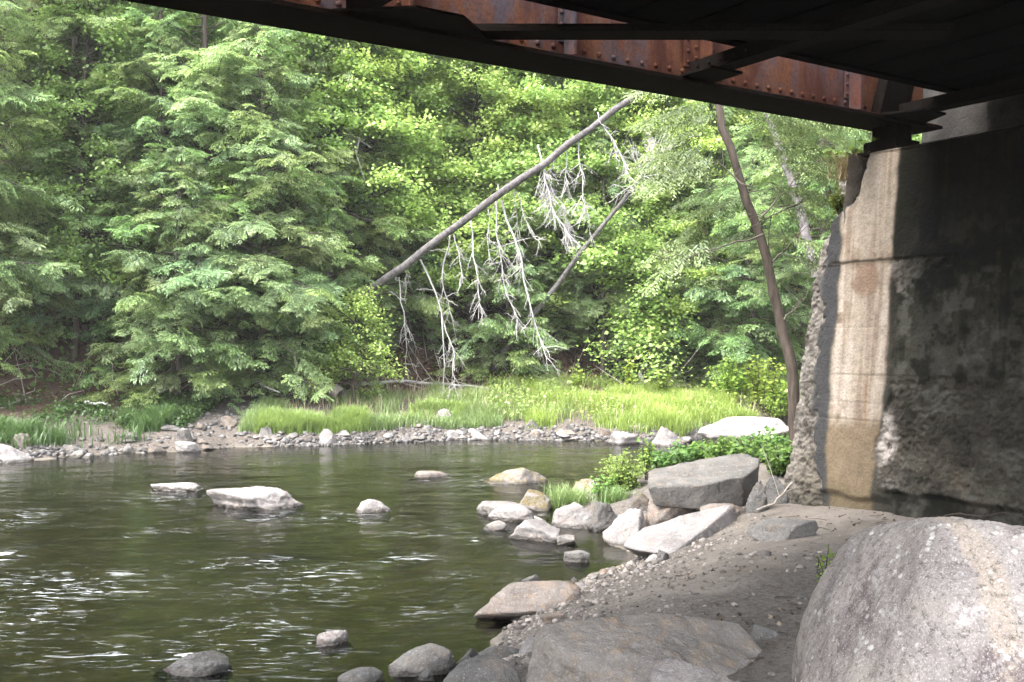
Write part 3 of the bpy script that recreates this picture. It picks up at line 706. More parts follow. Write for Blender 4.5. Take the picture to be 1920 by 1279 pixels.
while len(pts) < 2000:
    x = r_.uniform(-9, 4); yb = np.interp(x, far_pts[:, 0], far_pts[:, 1]); wide = 2.6 if -6.6 < x < -4.3 else 0.5
    y = yb + r_.uniform(-.15, 1) * wide if wide > 1 else yb + abs(r_.normal(0, .25)) - .1
    pts.append((x, y)); sz.append(r_.uniform(.02, .07)); tn.append(np.array((1, .95, .93)) * r_.uniform(.03, .16))
zz = ground_parts([p[0] for p in pts], [p[1] for p in pts])[0]
gravel('bank_gravel', [(p[0], p[1], z) for p, z in zip(pts, zz)], sz, tn, 'loose grey gravel on the far bank')
pts, sz, tn = [], [], []
while len(pts) < 2600:
    i = r_.integers(0, 6); tt = r_.uniform(); p = near_pts[4 + i] * (1 - tt) + near_pts[5 + i] * tt
    off = r_.gamma(1.3, .42); ang = r_.normal(-.45, .3); p = p + off * np.array((math.cos(ang), math.sin(ang)))
    if p[0] > 2.6 or p[1] < 4.3: continue
    pts.append(p); sz.append(.005 + r_.gamma(1.5, .006)); tn.append(np.array((1, .88, .8)) * r_.uniform(.05, .28))
zz = ground_parts([p[0] for p in pts], [p[1] for p in pts])[0]
gravel('sand_gravel', [(p[0], p[1], z) for p, z in zip(pts, zz)], sz, tn, 'fine brown gravel strewn on the sandy near bank')

# ------------------------------------------------------------------ concrete abutment
D3 = np.array((*D2, 0.0)); E3 = np.array((*E2, 0.0)); Z3 = np.array((0, 0, 1.0))
def abutment():
    root = empty('bridge_abutment', (B0[0], B0[1], 0.0))
    tag(root, 'stained and crumbling concrete bridge abutment with a pale vertical stripe', 'abutment')
    SEAT = 3.58
    us = np.concatenate([np.arange(-.66, 2.45, .009), np.arange(2.5, 7.0, .25)]); zs = np.arange(-.2, SEAT + .001, .011)
    U, Zg = np.meshgrid(us, zs); u = U.ravel(); z = Zg.ravel()
    P2 = np.stack([u, z, 0 * u], -1)
    n_lo = fbm(P2 * 1.6, 101, 4); n_mid = fbm(P2 * 5, 102, 5, .6); n_hi = fbm(P2 * 17, 103, 4, .65); n_vh = fbm(P2 * 45, 105, 3, .7)
    rid = 1 - 2 * abs(fbm(P2 * 8, 108, 5, .62)); rid2 = 1 - 2 * abs(fbm(P2 * 20, 109, 4, .65))
    streak = fbm(P2 * np.array((9, .55, 1)), 104, 4, .6); streak2 = fbm(P2 * np.array((22, .9, 1)), 107, 3, .6)
    # left, broken corner: wanders and widens downwards
    edge = .11 * (z - .4) - .38 + .44 * smooth(2.72, 3.45, z) + .045 * n_mid + .11 * n_lo + .006 * n_hi
    cx_ = u - edge                                            # distance from the corner
    spL = smooth(.13 + .11 * n_mid, .06 + .11 * n_mid, u - .02 * n_hi - .10 * smooth(1.1, .6, z)) * smooth(-.3, .1, n_lo + .40 + .3 * n_mid)
    spL = np.maximum(spL, smooth(.20 + .06 * n_mid, .08 + .06 * n_mid, cx_))
    # right, spalled areas
    b1 = smooth(-.03, .03, (u - .80 - .16 * smooth(1.2, 1.6, z) + .10 * n_mid) ) * smooth(.02, -.04, z - 1.60 - .10 * n_mid + .10 * smooth(1.2, .9, u)) * smooth(-.03, .03, z - .66 + .08 * n_mid)
    b2 = smooth(-.05, .06, u - .82 + .05 * n_mid) * smooth(2.615, 2.595, z + .01 * n_mid) * smooth(.10, -.06, (2.62 - z) - .42 * (1.55 - u) - .22 * n_mid - .1 * n_hi) * smooth(1.75, 1.2, u + .3 * n_mid)
    b3 = smooth(.06, -.05, np.hypot((u - 1.05) / 1.0, (z - 2.05) / 1.1) - .20 + .16 * n_mid)
    sp = np.clip(np.maximum.reduce([spL, b1, b2 * .8]), 0, 1)
    rim = np.clip(1 - abs(sp - .5) * 2, 0, 1)
    w = .10 * (z - .4) + .028 * sp + sp * (.022 * n_mid - .030 * rid - .018 * rid2 + .010 * n_vh + .03) + (1 - sp) * (.006 * n_mid + .002 * n_hi)
    w += .07 * smooth(.66, .60, z + .03 * n_mid) * smooth(.80, .95, u)              # undercut at the foot
    w += .045 * smooth(.58, .5, z + .04 * n_mid) * smooth(.45, .35, abs(u - .55))
    w += .55 * smooth(.16, -.03, cx_) ** 1.5 + .5 * smooth(0, -.05, cx_)           # round the corner away
    jt = np.exp(-((z - 2.60 - .012 * n_mid) / .010) ** 2) * smooth(.16, .25, u) * smooth(1.0, .85, u) + .5 * np.exp(-((z - 1.60 - .004 * n_mid) / .006) ** 2) * smooth(.25, .35, u) + .4 * np.exp(-((z - 1.21) / .006) ** 2) * smooth(.9, .7, u)
    jt += .25 * np.exp(-((z - 2.02) / .004) ** 2) + .22 * np.exp(-((z - 1.36) / .004) ** 2)
    w += .022 * jt * (1 - sp)
    w += .02 * smooth(2.60, 2.58, z) * smooth(1.0, .8, u)
    # colours
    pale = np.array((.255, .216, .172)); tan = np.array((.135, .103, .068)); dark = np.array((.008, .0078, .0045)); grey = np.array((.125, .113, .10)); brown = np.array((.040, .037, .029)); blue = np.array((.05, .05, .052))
    L = lambda a, b, t: a * (1 - np.clip(t, 0, 1))[:, None] + b * np.clip(t, 0, 1)[:, None]
    ones = np.ones((len(u), 1))
    c = ones * brown
    c = L(c, dark, smooth(1.5, 2.7, z + .6 * n_lo + .3 * n_mid) * .92)                                             # black run-off stain, deepened by deck shade put into the colour
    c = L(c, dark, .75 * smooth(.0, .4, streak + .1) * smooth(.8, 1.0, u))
    c = L(c, np.array((.03, .027, .015)), .5 * smooth(.05, .5, streak2) * smooth(.86, 1.0, u))
    s_edge_r = .84 + .022 * n_mid - .07 * smooth(1.3, .5, z) + .02 * smooth(2.5, 3.4, z); s_edge_l = .30 + .03 * n_mid - .02 * smooth(2.5, 1.5, z) + .04 * smooth(1, .5, z)
    soft = .05
    stripe = smooth(s_edge_l - soft, s_edge_l + soft * .4, u) * smooth(s_edge_r + soft * .5, s_edge_r - soft * .6, u)
    pc = ones * pale
    pc = L(pc, np.array((.17, .13, .10)), .85 * smooth(.0, .5, streak2)); pc = L(pc, np.array((.36, .315, .27)), .6 * smooth(.05, .45, -streak))
    pc = L(pc, np.array((.12, .085, .058)), .85 * smooth(.1, .45, n_mid) * smooth(.0, .3, n_lo + .15))
    pc = L(pc, np.array((.15, .10, .07)), .85 * smooth(.09, .04, np.hypot((u - .58) / 1.0, (z - 2.46) / 1.3) - .06 + .05 * n_mid))
    pc = L(pc, np.array((.17, .095, .05)), .6 * np.exp(-((u - .66 - .02 * n_mid) / .018) ** 2) * smooth(1.62, 1.5, z) * smooth(.9, 1.2, z))
    pc = L(pc, tan, smooth(1.28, 1.1, z + .06 * n_mid)); pc = L(pc, np.array((.11, .085, .052)), smooth(.72, .6, z + .05 * n_mid))
    c = L(c, pc, stripe)
    c = L(c, blue * .75, .9 * smooth(s_edge_l + .0, s_edge_l - .05, u) * (1 - sp))
    c = L(c, np.array((.20, .185, .165)), .6 * smooth(s_edge_l - .16, s_edge_l - .26, u) * (1 - sp))
    c = L(c, np.array((.12, .085, .06)), .4 * smooth(.1, .5, n_lo) * smooth(.9, 1.1, u) * smooth(2.0, 1.4, z))
    # broken faces: exposed aggregate
    ag = grey[None, :] * (0.62 + .55 * smooth(-.4, .5, n_hi) + .5 * smooth(.2, .6, n_vh))[:, None]
    ag = L(ag, np.array((.052, .047, .037)), .9 * smooth(.75, 1.3, u + .35 * n_lo) + .1)
    ag = ag * (1 - .45 * smooth(-.1, .35, -n_mid - .2 * n_hi) * smooth(.7, .9, u))[:, None]
    ag = L(ag, np.array((.12, .105, .08)), .6 * smooth(.0, .4, n_lo + .3 * n_mid) * smooth(1.2, .8, z))
    ag = L(ag, np.array((.20, .10, .035)), .5 * np.exp(-((u - 1.5) / .25) ** 2) * smooth(.1, .4, n_mid) * smooth(1.3, .9, z))
    ag = L(ag, np.array((.40, .36, .33)), .75 * smooth(.02, -.08, np.hypot((u - .87) / .8, (z - 1.05) / 1.6) - .15 + .08 * n_mid))
    ag = L(ag, np.array((.19, .173, .155)), .8 * smooth(.35, .1, cx_) * smooth(-.3, .3, n_mid + n_lo + .2))
    ag = L(ag, np.array((.05, .043, .035)), .7 * smooth(.05, .4, -n_hi - .4 * n_mid))
    c = L(c, ag, smooth(.25, .6, sp))
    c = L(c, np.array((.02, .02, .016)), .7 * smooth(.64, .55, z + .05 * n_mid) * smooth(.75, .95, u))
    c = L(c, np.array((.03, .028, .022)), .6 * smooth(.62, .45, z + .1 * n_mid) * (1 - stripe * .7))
    c = L(c, np.array((.05, .04, .03)), .8 * jt * (1 - sp)); c = L(c, np.array((.05, .065, .02)), .7 * smooth(.0, .35, n_mid + .2) * smooth(2.9, 3.45, z) * smooth(.14, .02, cx_))
    c = L(c, np.array((.068, .066, .055)), .8 * smooth(.02, .38, n_mid + .5 * n_hi + .3 * n_lo) * smooth(.86, 1.0, u) * smooth(3.3, 2.2, z))
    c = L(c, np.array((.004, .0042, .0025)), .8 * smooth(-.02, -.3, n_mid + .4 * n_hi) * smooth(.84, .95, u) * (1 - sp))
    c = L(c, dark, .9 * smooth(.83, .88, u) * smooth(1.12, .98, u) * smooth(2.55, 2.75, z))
    c = c * (1 - (.16 + .40 * smooth(1.9, 2.8, z)) * smooth(.86, 1.15, u))[:, None]  # shade below the deck painted into the right side, stronger towards the top
    c = c * (1 + .22 * n_hi[:, None] + .14 * n_mid[:, None])
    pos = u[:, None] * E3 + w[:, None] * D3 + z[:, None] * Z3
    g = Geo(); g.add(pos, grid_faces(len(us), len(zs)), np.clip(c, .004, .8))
    # closed sides, seat and rear
    wt = .10 * (SEAT - .4)
    fr = (np.zeros(3), E3, D3, Z3)
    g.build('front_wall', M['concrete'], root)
    g = Geo()
    nu = 60
    uu = np.linspace(.42, 7.0, nu); ww = np.linspace(wt - .01, wt + 1.05, 14); UU, WW = np.meshgrid(uu, ww)
    pp = np.stack([UU.ravel(), WW.ravel(), 0 * UU.ravel()], -1); nn = fbm(pp * 4, 110, 4)
    g.add(UU.ravel()[:, None] * E3 + WW.ravel()[:, None] * D3 + (SEAT - .012 + .015 * nn)[:, None] * Z3, grid_faces(nu, 14), np.array((.13, .12, .11)))
    g.build('bearing_seat', M['concrete'], root)
    g = Geo()
    uu = np.arange(.40, 7.0, .03); zz_ = np.arange(SEAT - .1, 5.25, .03); UU, ZZ = np.meshgrid(uu, zz_)
    pp = np.stack([UU.ravel(), ZZ.ravel(), 0 * UU.ravel()], -1); n1 = fbm(pp * 5, 111, 5, .6); n2 = fbm(pp * np.array((8, 1, 1)), 112, 4)
    bc = np.array((.06, .056, .052))[None, :] * (1 + .5 * n1)[:, None]; bc = L(bc, np.array((.06, .05, .045)), .8 * smooth(.1, .5, n2 + .3 * n1))
    g.add(UU.ravel()[:, None] * E3 + (wt + .95 + .02 * n1)[:, None] * D3 + ZZ.ravel()[:, None] * Z3, grid_faces(len(uu), len(zz_)), bc)
    g.box((.405, wt + .98, SEAT - .1), (6.99, wt + 1.6, 5.24), fr, (.2, .19, .18))
    g.build('back_wall', M['concrete'], root)
    g = Geo(); g.box((.50, .62, -.3), (6.98, wt + 1.7, SEAT - .04), fr, (.2, .19, .18)); 
    g.build('core', M['concrete'], root)
    # broken upstream side, running back into the bank
    sv_ = np.linspace(0.25, 2.6, 90); zv = np.linspace(-.3, SEAT, 110); SS, ZV = np.meshgrid(sv_, zv); s1 = SS.ravel(); z1 = ZV.ravel()
    pp = np.stack([s1, z1, 0 * s1], -1); nn = fbm(pp * 4, 120, 5, .6)
    uu = .11 * (z1 - .4) + .05 * nn + .02 + .28 * (s1 - .25)
    g = Geo(); g.add(uu[:, None] * E3 + s1[:, None] * D3 + z1[:, None] * Z3, grid_faces(len(sv_), len(zv)), np.array((.24, .22, .20))[None, :] * (1 + .6 * nn)[:, None])
    g.build('side_wall', M['concrete'], root)
abutment()

# ------------------------------------------------------------------ steel bridge
def bridge():
    E = np.array((3.475, 9.22, 0.0))                    # web line of the far girder at its bearing
    root = empty('steel_bridge', (E[0], E[1], 0.0))
    tag(root, 'rusted riveted plate girder bridge seen from below, dark underside', 'bridge')
    fr = (np.zeros(3), D3, E3, Z3)                     # local axes: s along, q across (towards camera), z
    ZB = 3.84; S0, S1 = -19.0, 0.42
    hv, hf = ico(1); hv2, hf2 = ico(2)
    def rivet(g, s, q, z, axis, r=.017, c=(.9, .9, .9)):
        n = {'q': E3, 's': -D3, 'z': Z3, '-z': -Z3}[axis]
        p = s * D3 + q * E3 + z * Z3
        near = s > -6
        vv, ff = (hv2, hf2) if near else (hv, hf)
        g.add(p + vv * r * .95 - n * np.clip(vv @ n, -1, 0)[:, None] * r * .5, ff)
    def girder(q0, name, detail):
        gi = empty(name); gi.parent = root
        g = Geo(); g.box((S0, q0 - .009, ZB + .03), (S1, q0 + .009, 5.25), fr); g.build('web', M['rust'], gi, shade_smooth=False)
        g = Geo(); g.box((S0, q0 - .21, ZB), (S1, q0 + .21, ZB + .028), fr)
        g.build('bottom_flange', M['rust_shaded'], gi, shade_smooth=False)
        g = Geo()
        for sg in (1, -1):
            a, b = sorted((q0 + sg * .010, q0 + sg * .024)); g.box((S0, a, ZB + .030), (S1, b, ZB + .20), fr)
            a, b = sorted((q0 + sg * .025, q0 + sg * .17)); g.box((S0, a, ZB + .030), (S1, b, ZB + .046), fr)
        if detail:
            for k in range(105):
                rivet(g, S1 - .05 - k * .135, q0 + .026, ZB + .135, 'q', .021)
                rivet(g, S1 - .09 - k * .135, q0 + .115, ZB + .05, 'z')
        g.build('flange_angle', M['rust'], gi, shade_smooth=False)
        g = Geo()
        for sg in (1, -1):
            a, b = sorted((q0 + sg * .012, q0 + sg * .20)); g.box((S0, a, 5.20), (S1, b, 5.248), fr)
        g.box((S0, q0 - .25, 5.252), (S1, q0 + .25, 5.28), fr)
        g.build('top_flange', M['rust_shaded'], gi, shade_smooth=False)
        if detail:
            for k, s in enumerate((-.02, -.66, -2.42, -3.72, -5.0, -6.3, -7.6, -8.9, -10.2, -11.5, -12.8, -14.1, -15.4, -16.7, -18.0)):
                g = Geo(); wide = k in (2, 6, 10)
                hw = .17 if wide else .055
                g.box((s - hw, q0 + .026, ZB + .172), (s + hw, q0 + .038, 5.19), fr)
                g.box((s - .010, q0 + .039, ZB + .06), (s + .010, q0 + .16, 5.19), fr)
                for cq in ((-.13, -.05, .05, .13) if wide else (-.035,)):
                    for j in range(9):
                        rivet(g, s + cq, q0 + .039, ZB + .21 + j * .085 + (.04 if cq in (-.05, .13) else 0), 'q')
                g.build('stiffener', M['rust'] if wide or k % 2 == 0 else M['patina'], gi, shade_smooth=False)
        return gi
    M['patina'] = steel_mat('greyed_steel', [(0.3, (0.03, 0.027, 0.03)), (0.5, (0.055, 0.05, 0.06)), (0.75, (0.085, 0.075, 0.09))], (0.10, 0.035, 0.02))
    girder(0.0, 'plate_girder', True)
    girder(4.55, 'plate_girder', False)
    # lateral bracing in the plane of the bottom flange
    def beam(p, q, width, z0, z1, name, mat, riv=False):
        """p, q: (s, q) plan points"""
        a = np.array(p, float); b = np.array(q, float); t = (b - a); Ln = np.linalg.norm(t); t /= Ln
        T = t[0] * D3 + t[1] * E3; Nn = np.cross(Z3, T); o = a[0] * D3 + a[1] * E3
        f2 = (o, T, Nn, Z3); g = Geo()
        g.box((0, -width / 2, z0), (Ln, width / 2, z0 + .016), f2)
        g.box((0, -width / 2 - .001, z0 + .018), (Ln, -width / 2 + .014, z1), f2); g.box((0, width / 2 - .014, z0 + .018), (Ln, width / 2 + .001, z1), f2)
        if riv:
            for k in range(int(Ln / .12)):
                for sg in (-1, 1):
                    pp = o + T * (.08 + k * .12) + Nn * sg * (width / 2 + .002) + Z3 * (z0 + .05)
                    g.add(pp + hv2 * .015, hf2)
        return g.build(name, M[mat], root, shade_smooth=False)
    for k, s in enumerate((-.12, -2.60, -5.38, -8.1, -10.8, -13.5, -16.2)):
        beam((s, .20), (s, 4.4), .16, ZB + .050, ZB + .15, 'cross_strut', 'rust_shaded', k == 1)
    beam((-4.70, .06), (-1.95, 1.843), .20, ZB + .054, ZB + .10, 'diagonal_brace', 'rust_shaded')
    for k, (a, b) in enumerate([((-5.45, .2), (-8.1, 2.3)), ((-8.3, 2.3), (-10.9, .2)), ((-11.1, .2), (-13.5, 2.3))]):
        beam(a, b, .17, ZB + .175, ZB + .215, 'diagonal_brace', 'rust_shaded')
    # gusset plates
    for s, hl in ((-.12, .34), (-2.60, .17), (-4.98, .62), (-8.2, .4), (-10.9, .4)):
        g = Geo(); pts = [(s - hl, .12), (s + hl, .12), (s + .16, .50), (s - .16, .50)]
        v = [a * D3 + b * E3 + (ZB + zz_) * Z3 for zz_ in (.0305, .0485) for a, b in pts]
        g.add(v, [(0, 1, 2, 3), (7, 6, 5, 4), (0, 4, 5, 1), (1, 5, 6, 2), (2, 6, 7, 3), (3, 7, 4, 0)])
        g.build('gusset_plate', M['rust_shaded'], root, shade_smooth=False)
    # floor: timber deck on stringers, set in from the girder
    g = Geo()
    for k in range(80):
        s = S0 + k * .24
        g.box((s, .625 + .0 * math.sin(k * 7.1), ZB + .225 + .004 * math.sin(k * 3.3)), (s + .225, 4.3, ZB + .40), fr)
    g.box((S0, .60, ZB + .42), (.55, 4.28, ZB + .50), fr)
    g.box((S0, .53, ZB + .205), (.50, .62, ZB + .44), fr)
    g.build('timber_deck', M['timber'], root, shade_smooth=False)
    # end frame and bearing
    g = Geo()
    o = -.22 * D3 + .10 * E3 + ZB * Z3; T = .30 * E3 + 1.15 * Z3 + .05 * D3; T /= np.linalg.norm(T); A = D3; Nn = np.cross(T, A); Nn /= np.linalg.norm(Nn); A = np.cross(Nn, T)
    g.box((0, -.20, -.05), (1.2, .17, -.03), (o, T, A, Nn)); g.box((0, -.20, -.029), (1.2, -.185, .05), (o, T, A, Nn)); g.box((0, .155, -.029), (1.2, .17, .05), (o, T, A, Nn))
    g.build('end_frame', M['rust_shaded'], root, shade_smooth=False)
    g = Geo(); g.box((-.26, -.20, 3.565), (.16, .22, 3.61), fr); g.box((-.22, -.16, 3.611), (.12, .18, 3.70), fr); g.box((-.15, -.12, 3.701), (.05, .15, 3.838), fr)
    g.build('bearing', M['rust_shaded'], root, shade_smooth=False)
    g = Geo(); g.box((.10, -.02, 3.9), (.13, .12, 5.18), fr); g.build('end_angle', M['rust'], root, shade_smooth=False)
bridge()

# ------------------------------------------------------------------ foliage prototypes
def place(v, o, ax, ay, az, s=1.0):
    return o + (v[:, :1] * ax + v[:, 1:2] * ay + v[:, 2:3] * az) * s

def unit(v): return v / (np.linalg.norm(v) + 1e-9)

def hemlock_spray(L, seed, dens=1.0, fine=1.0):
    """flat drooping hemlock branch of length L along +x: many narrow needle strips"""
    r = np.random.default_rng(seed); V, C = [], []
    def strip(o, d, n, ln, wd, c):
        s = np.cross(n, d); s /= np.linalg.norm(s, axis=1)[:, None] + 1e-9
        m = o + d * ln[:, None] * .45; e = o + d * ln[:, None] - np.array((0, 0, 1)) * (ln * .18)[:, None]
        V.append(np.stack([o, m + s * wd[:, None], e, m - s * wd[:, None]], 1)); C.append(np.repeat(c[:, None, :], 4, 1))
    k = max(6, int(L / .085 * dens))
    for side in (-1, 1):
        t = (np.arange(k) + r.uniform(0, 1, k) * .8) / k
        t = t[t > .12]
        for tt in t:
            ll = (L * .30 * (1 - tt) ** .7 + .10) * r.uniform(.6, 1.15)
            an = R(r.uniform(42, 68)); o = np.array((tt * L, 0, -.26 * L * tt ** 2 + .12 * L * tt))
            d = np.array((math.cos(an), side * math.sin(an), r.uniform(-.42, .05)))
            mcount = max(3, int(ll / .048 * dens))
            for sd2 in (-1, 1):
                q = (np.arange(mcount) + r.uniform(0, 1, mcount)) / mcount
                base = o + d * (q * ll)[:, None]; base[:, 2] -= .22 * ll * q ** 2
                ph = R(48) * sd2; dd = np.array((d[0] * math.cos(ph) - d[1] * math.sin(ph), d[0] * math.sin(ph) + d[1] * math.cos(ph), d[2] - .12))
                dirs = np.tile(dd, (mcount, 1)) + r.normal(0, .16, (mcount, 3)); dirs /= np.linalg.norm(dirs, axis=1)[:, None]
                nr = np.tile(np.array((0, 0, 1.0)), (mcount, 1)) + r.normal(0, .35, (mcount, 3))
                ln = (.065 + .10 * (1 - q)) * r.uniform(.7, 1.2, mcount) * fine
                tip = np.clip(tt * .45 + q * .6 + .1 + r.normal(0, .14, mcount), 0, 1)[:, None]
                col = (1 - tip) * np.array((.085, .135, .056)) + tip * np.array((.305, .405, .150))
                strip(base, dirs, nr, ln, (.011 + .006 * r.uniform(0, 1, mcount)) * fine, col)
    v = np.concatenate(V).reshape(-1, 3); c = np.concatenate(C).reshape(-1, 3)
    return v, np.arange(len(v)).reshape(-1, 4), c
SPR = {L: [hemlock_spray(L, 300 + i * 7 + int(L * 10), 1.25, .70) for i in range(4)] for L in (.4, .65, .95)}

SPRF = {L: [hemlock_spray(L, 500 + i * 7 + int(L * 10), 1.7, .5) for i in range(3)] for L in (.5, .9, 1.4)}

def hemlock(seed, H, z_lo, Lmax, per_m, taper=1.0, trunk_r=.13, dead=True, lean=(0, 0)):
    r = np.random.default_rng(seed); tg, cg = Geo(), Geo()
    hz_ = np.linspace(-.3, H, 14); wob = np.cumsum(r.normal(0, .03, (14, 2)), 0) + np.array(lean)[None, :] * (hz_ / H)[:, None]
    tp = np.stack([wob[:, 0], wob[:, 1], hz_], -1)
    tg.tube(tp, trunk_r * (1 - .9 * np.clip(hz_ / H, 0, 1)) + .008, 8)
    n = int((H - z_lo) * per_m * 1.05)
    for i in range(n):
        z = z_lo + (H - z_lo) * ((i + r.uniform()) / n); t = (z - z_lo) / (H - z_lo)
        L = Lmax * (min(1, .6 + t * 2.5)) * (1 - t ** 1.6) ** .9 * r.uniform(.3, 1.1) + .3
        az = i * 2.4 + r.normal(0, .5)
        el = R(-6) + R(46) * t + r.normal(0, .2)
        o = np.array((np.interp(z, hz_, wob[:, 0]), np.interp(z, hz_, wob[:, 1]), z))
        ax = np.array((math.cos(az) * math.cos(el), math.sin(az) * math.cos(el), math.sin(el)))
        ay = unit(np.cross(np.array((0, 0, 1)), ax)); azv = np.cross(ax, ay)
        ro = r.normal(0, .5); ay2 = ay * math.cos(ro) + azv * math.sin(ro); azv = np.cross(ax, ay2)
        tone = r.uniform(.72, 1.16) * np.array((r.uniform(.88, 1.1), 1, r.uniform(.8, 1.2)))
        tt = np.linspace(0, 1, 6); bp = o + (tt * L)[:, None] * ax; bp[:, 2] += .10 * L * tt - .24 * L * tt ** 2; bp[1:] += r.normal(0, .025 * L, (5, 3))
        tg.tube(bp, np.linspace(.010 + .008 * L, .003, 6), 4)
        m_ = max(3, int(3 + L * 4.2))
        for j in range(m_):
            q = 1.0 if j == 0 else r.uniform(.22, 1.0); sd = r.choice((-1, 1)); l2 = float(np.clip((.30 * L * (1.35 - q) + .22) * r.uniform(.7, 1.25), .28, 1.05))
            b0 = np.array([np.interp(q, tt, bp[:, k]) for k in range(3)]); ya = 0 if j == 0 else sd * R(r.uniform(22, 62))
            hd = np.array((math.cos(az + ya), math.sin(az + ya), 0.0)); pit = R(r.uniform(-32, 8)); x2 = unit(hd * math.cos(pit) + np.array((0, 0, math.sin(pit))))
            y2 = unit(np.cross((0, 0, 1.0), x2)); z2 = np.cross(x2, y2); ro = r.normal(0, .38); y3 = y2 * math.cos(ro) + z2 * math.sin(ro); z3 = np.cross(x2, y3)
            key = min(SPR, key=lambda k: abs(k - l2)); v, f, c = SPR[key][int(r.integers(4))]
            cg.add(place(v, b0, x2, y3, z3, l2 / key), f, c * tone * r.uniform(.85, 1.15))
    if dead:
        for i in range(int(z_lo * 7)):
            z = r.uniform(.5, z_lo + .5); az = r.uniform(0, 6.28); L = r.uniform(.4, 1.6)
            d = np.array((math.cos(az), math.sin(az), r.uniform(-.35, .25))); o = np.array((0, 0, z))
            tt = np.linspace(0, 1, 5); p = o + d * (tt * L)[:, None]; p[:, 2] -= .25 * L * tt ** 2; p[1:-1] += r.normal(0, .03, (3, 3))
            tg.tube(p, np.linspace(.012, .003, 5), 4)
    return tg.mesh('trunk', M['bark']), cg.mesh('crown', M['hemlock'])

def leaf_quads(pts, dirs, size, r, flat=.35, cols=None):
    n = len(pts); d = dirs + r.normal(0, .5, (n, 3)) * np.array((1, 1, .35)); d[:, 2] -= .25; d /= np.linalg.norm(d, axis=1)[:, None]
    up = np.tile(np.array((0, 0, 1.0)), (n, 1)) + r.normal(0, flat, (n, 3))
    s = np.cross(up, d); s /= np.linalg.norm(s, axis=1)[:, None] + 1e-9
    sz = size * r.uniform(.6, 1.25, n)[:, None]
    nn = np.cross(d, s)
    a = pts; b = pts + d * sz * .42 + s * sz * .5 - nn * sz * .08; e = pts + d * sz * 1.1 - np.array((0, 0, 1)) * sz * .15; c = pts + d * sz * .42 - s * sz * .5 - nn * sz * .08
    v = np.stack([a, b, e, c], 1).reshape(-1, 3)
    return v, np.arange(4 * n).reshape(-1, 4)

def broadleaf(seed, H, z_lo, spread, n_br, leaves, size, col_a, col_b, trunk_r=.09, lean=(0, 0), mat='bark_brown'):
    n_br = int(n_br * 1.4); size *= .68; leaves = int(leaves * 1.7)
    r = np.random.default_rng(seed); tg, cg = Geo(), Geo()
    hz_ = np.linspace(-.3, H, 12); wob = np.cumsum(r.normal(0, .06, (12, 2)), 0) + np.array(lean)[None, :] * (hz_ / H)[:, None]
    tg.tube(np.stack([wob[:, 0], wob[:, 1], hz_], -1), trunk_r * (1 - .88 * np.clip(hz_ / H, 0, 1)) + .006, 8)
    for i in range(n_br):
        t = (i + r.uniform()) / n_br; z = z_lo + (H - z_lo) * t; L = spread * (1 - .6 * t) * r.uniform(.5, 1.1)
        az = i * 2.4 + r.normal(0, .4); el = R(18 + 30 * t) + r.normal(0, .12)
        o = np.array((np.interp(z, hz_, wob[:, 0]), np.interp(z, hz_, wob[:, 1]), z)); hd = np.array((math.cos(az), math.sin(az), 0)); ld = np.array((-hd[1], hd[0], 0))
        tt = np.linspace(0, 1, 6); bp = o + hd * (tt * L * math.cos(el))[:, None]; bp[:, 2] += L * (math.sin(el) * tt - .35 * tt ** 2); bp[1:] += r.normal(0, .03 * L, (5, 3))
        tg.tube(bp, np.linspace(.008 + .010 * L, .003, 6), 5)
        # layered leaf shelves on side twigs
        for k in range(int(3 + 3 * L)):
            q = r.uniform(.25, 1.0); b0 = np.array([np.interp(q, tt, bp[:, a]) for a in range(3)]); sg = r.choice((-1, 1)); tl = (.25 + .35 * L * (1 - q * .5)) * r.uniform(.6, 1.1)
            td = unit(hd * r.uniform(.4, 1.0) + ld * sg * r.uniform(.3, 1.0)); e = b0 + td * tl + np.array((0, 0, r.uniform(-.28, .26)))
            tg.tube([b0, (b0 + e) / 2 + r.normal(0, .015, 3), e], (.006, .004, .002), 3)
            m_ = int(leaves * r.uniform(.6, 1.3)); s_ = r.uniform(.1, 1.08, m_)
            lp = b0 + (e - b0) * s_[:, None] + r.normal(0, 1, (m_, 3)) * np.array((.13, .13, .085))
            ds = np.sign(r.normal(size=m_))[:, None] * np.array((-td[1], td[0], 0)) + td * .5
            v, f = leaf_quads(lp, ds, size, r, .75)
            mix = r.uniform(0, 1) * .6 + .4 * np.repeat(r.uniform(0, 1, m_), 4); cl = (1 - mix)[:, None] * np.array(col_a) + mix[:, None] * np.array(col_b)
            cg.add(v, f, cl)
    return tg.mesh('trunk', M[mat]), cg.mesh('crown', M['maple'])

YG_A, YG_B = (.22, .34, .075), (.40, .52, .14)
MG_A, MG_B = (.13, .23, .055), (.27, .41, .11)
PROTO = {
    'big': hemlock(1, 13.0, 1.4, 3.0, 13, trunk_r=.17), 'bushy': hemlock(2, 10.0, .6, 2.7, 15, trunk_r=.13), 'tall': hemlock(3, 16.0, 4.2, 2.8, 12, trunk_r=.17),
    'wide': hemlock(6, 11.0, 1.2, 3.4, 13, trunk_r=.16, lean=(.6, .3)), 'young': hemlock(4, 5.2, .35, 1.7, 18, trunk_r=.06, dead=False), 'sparse': hemlock(5, 9.0, 2.0, 2.3, 8.5, trunk_r=.10),
    'maple': broadleaf(11, 9.0, 1.8, 3.0, 44, 40, .115, YG_A, YG_B, .10), 'maple_tall': broadleaf(12, 13.0, 3.2, 3.4, 60, 40, .12, YG_A, YG_B, .12),
    'birch': broadleaf(13, 9.0, 1.5, 2.6, 44, 36, .10, MG_A, MG_B, .07), 'sapling': broadleaf(14, 2.6, .4, 1.2, 18, 26, .095, YG_A, YG_B, .025),
}
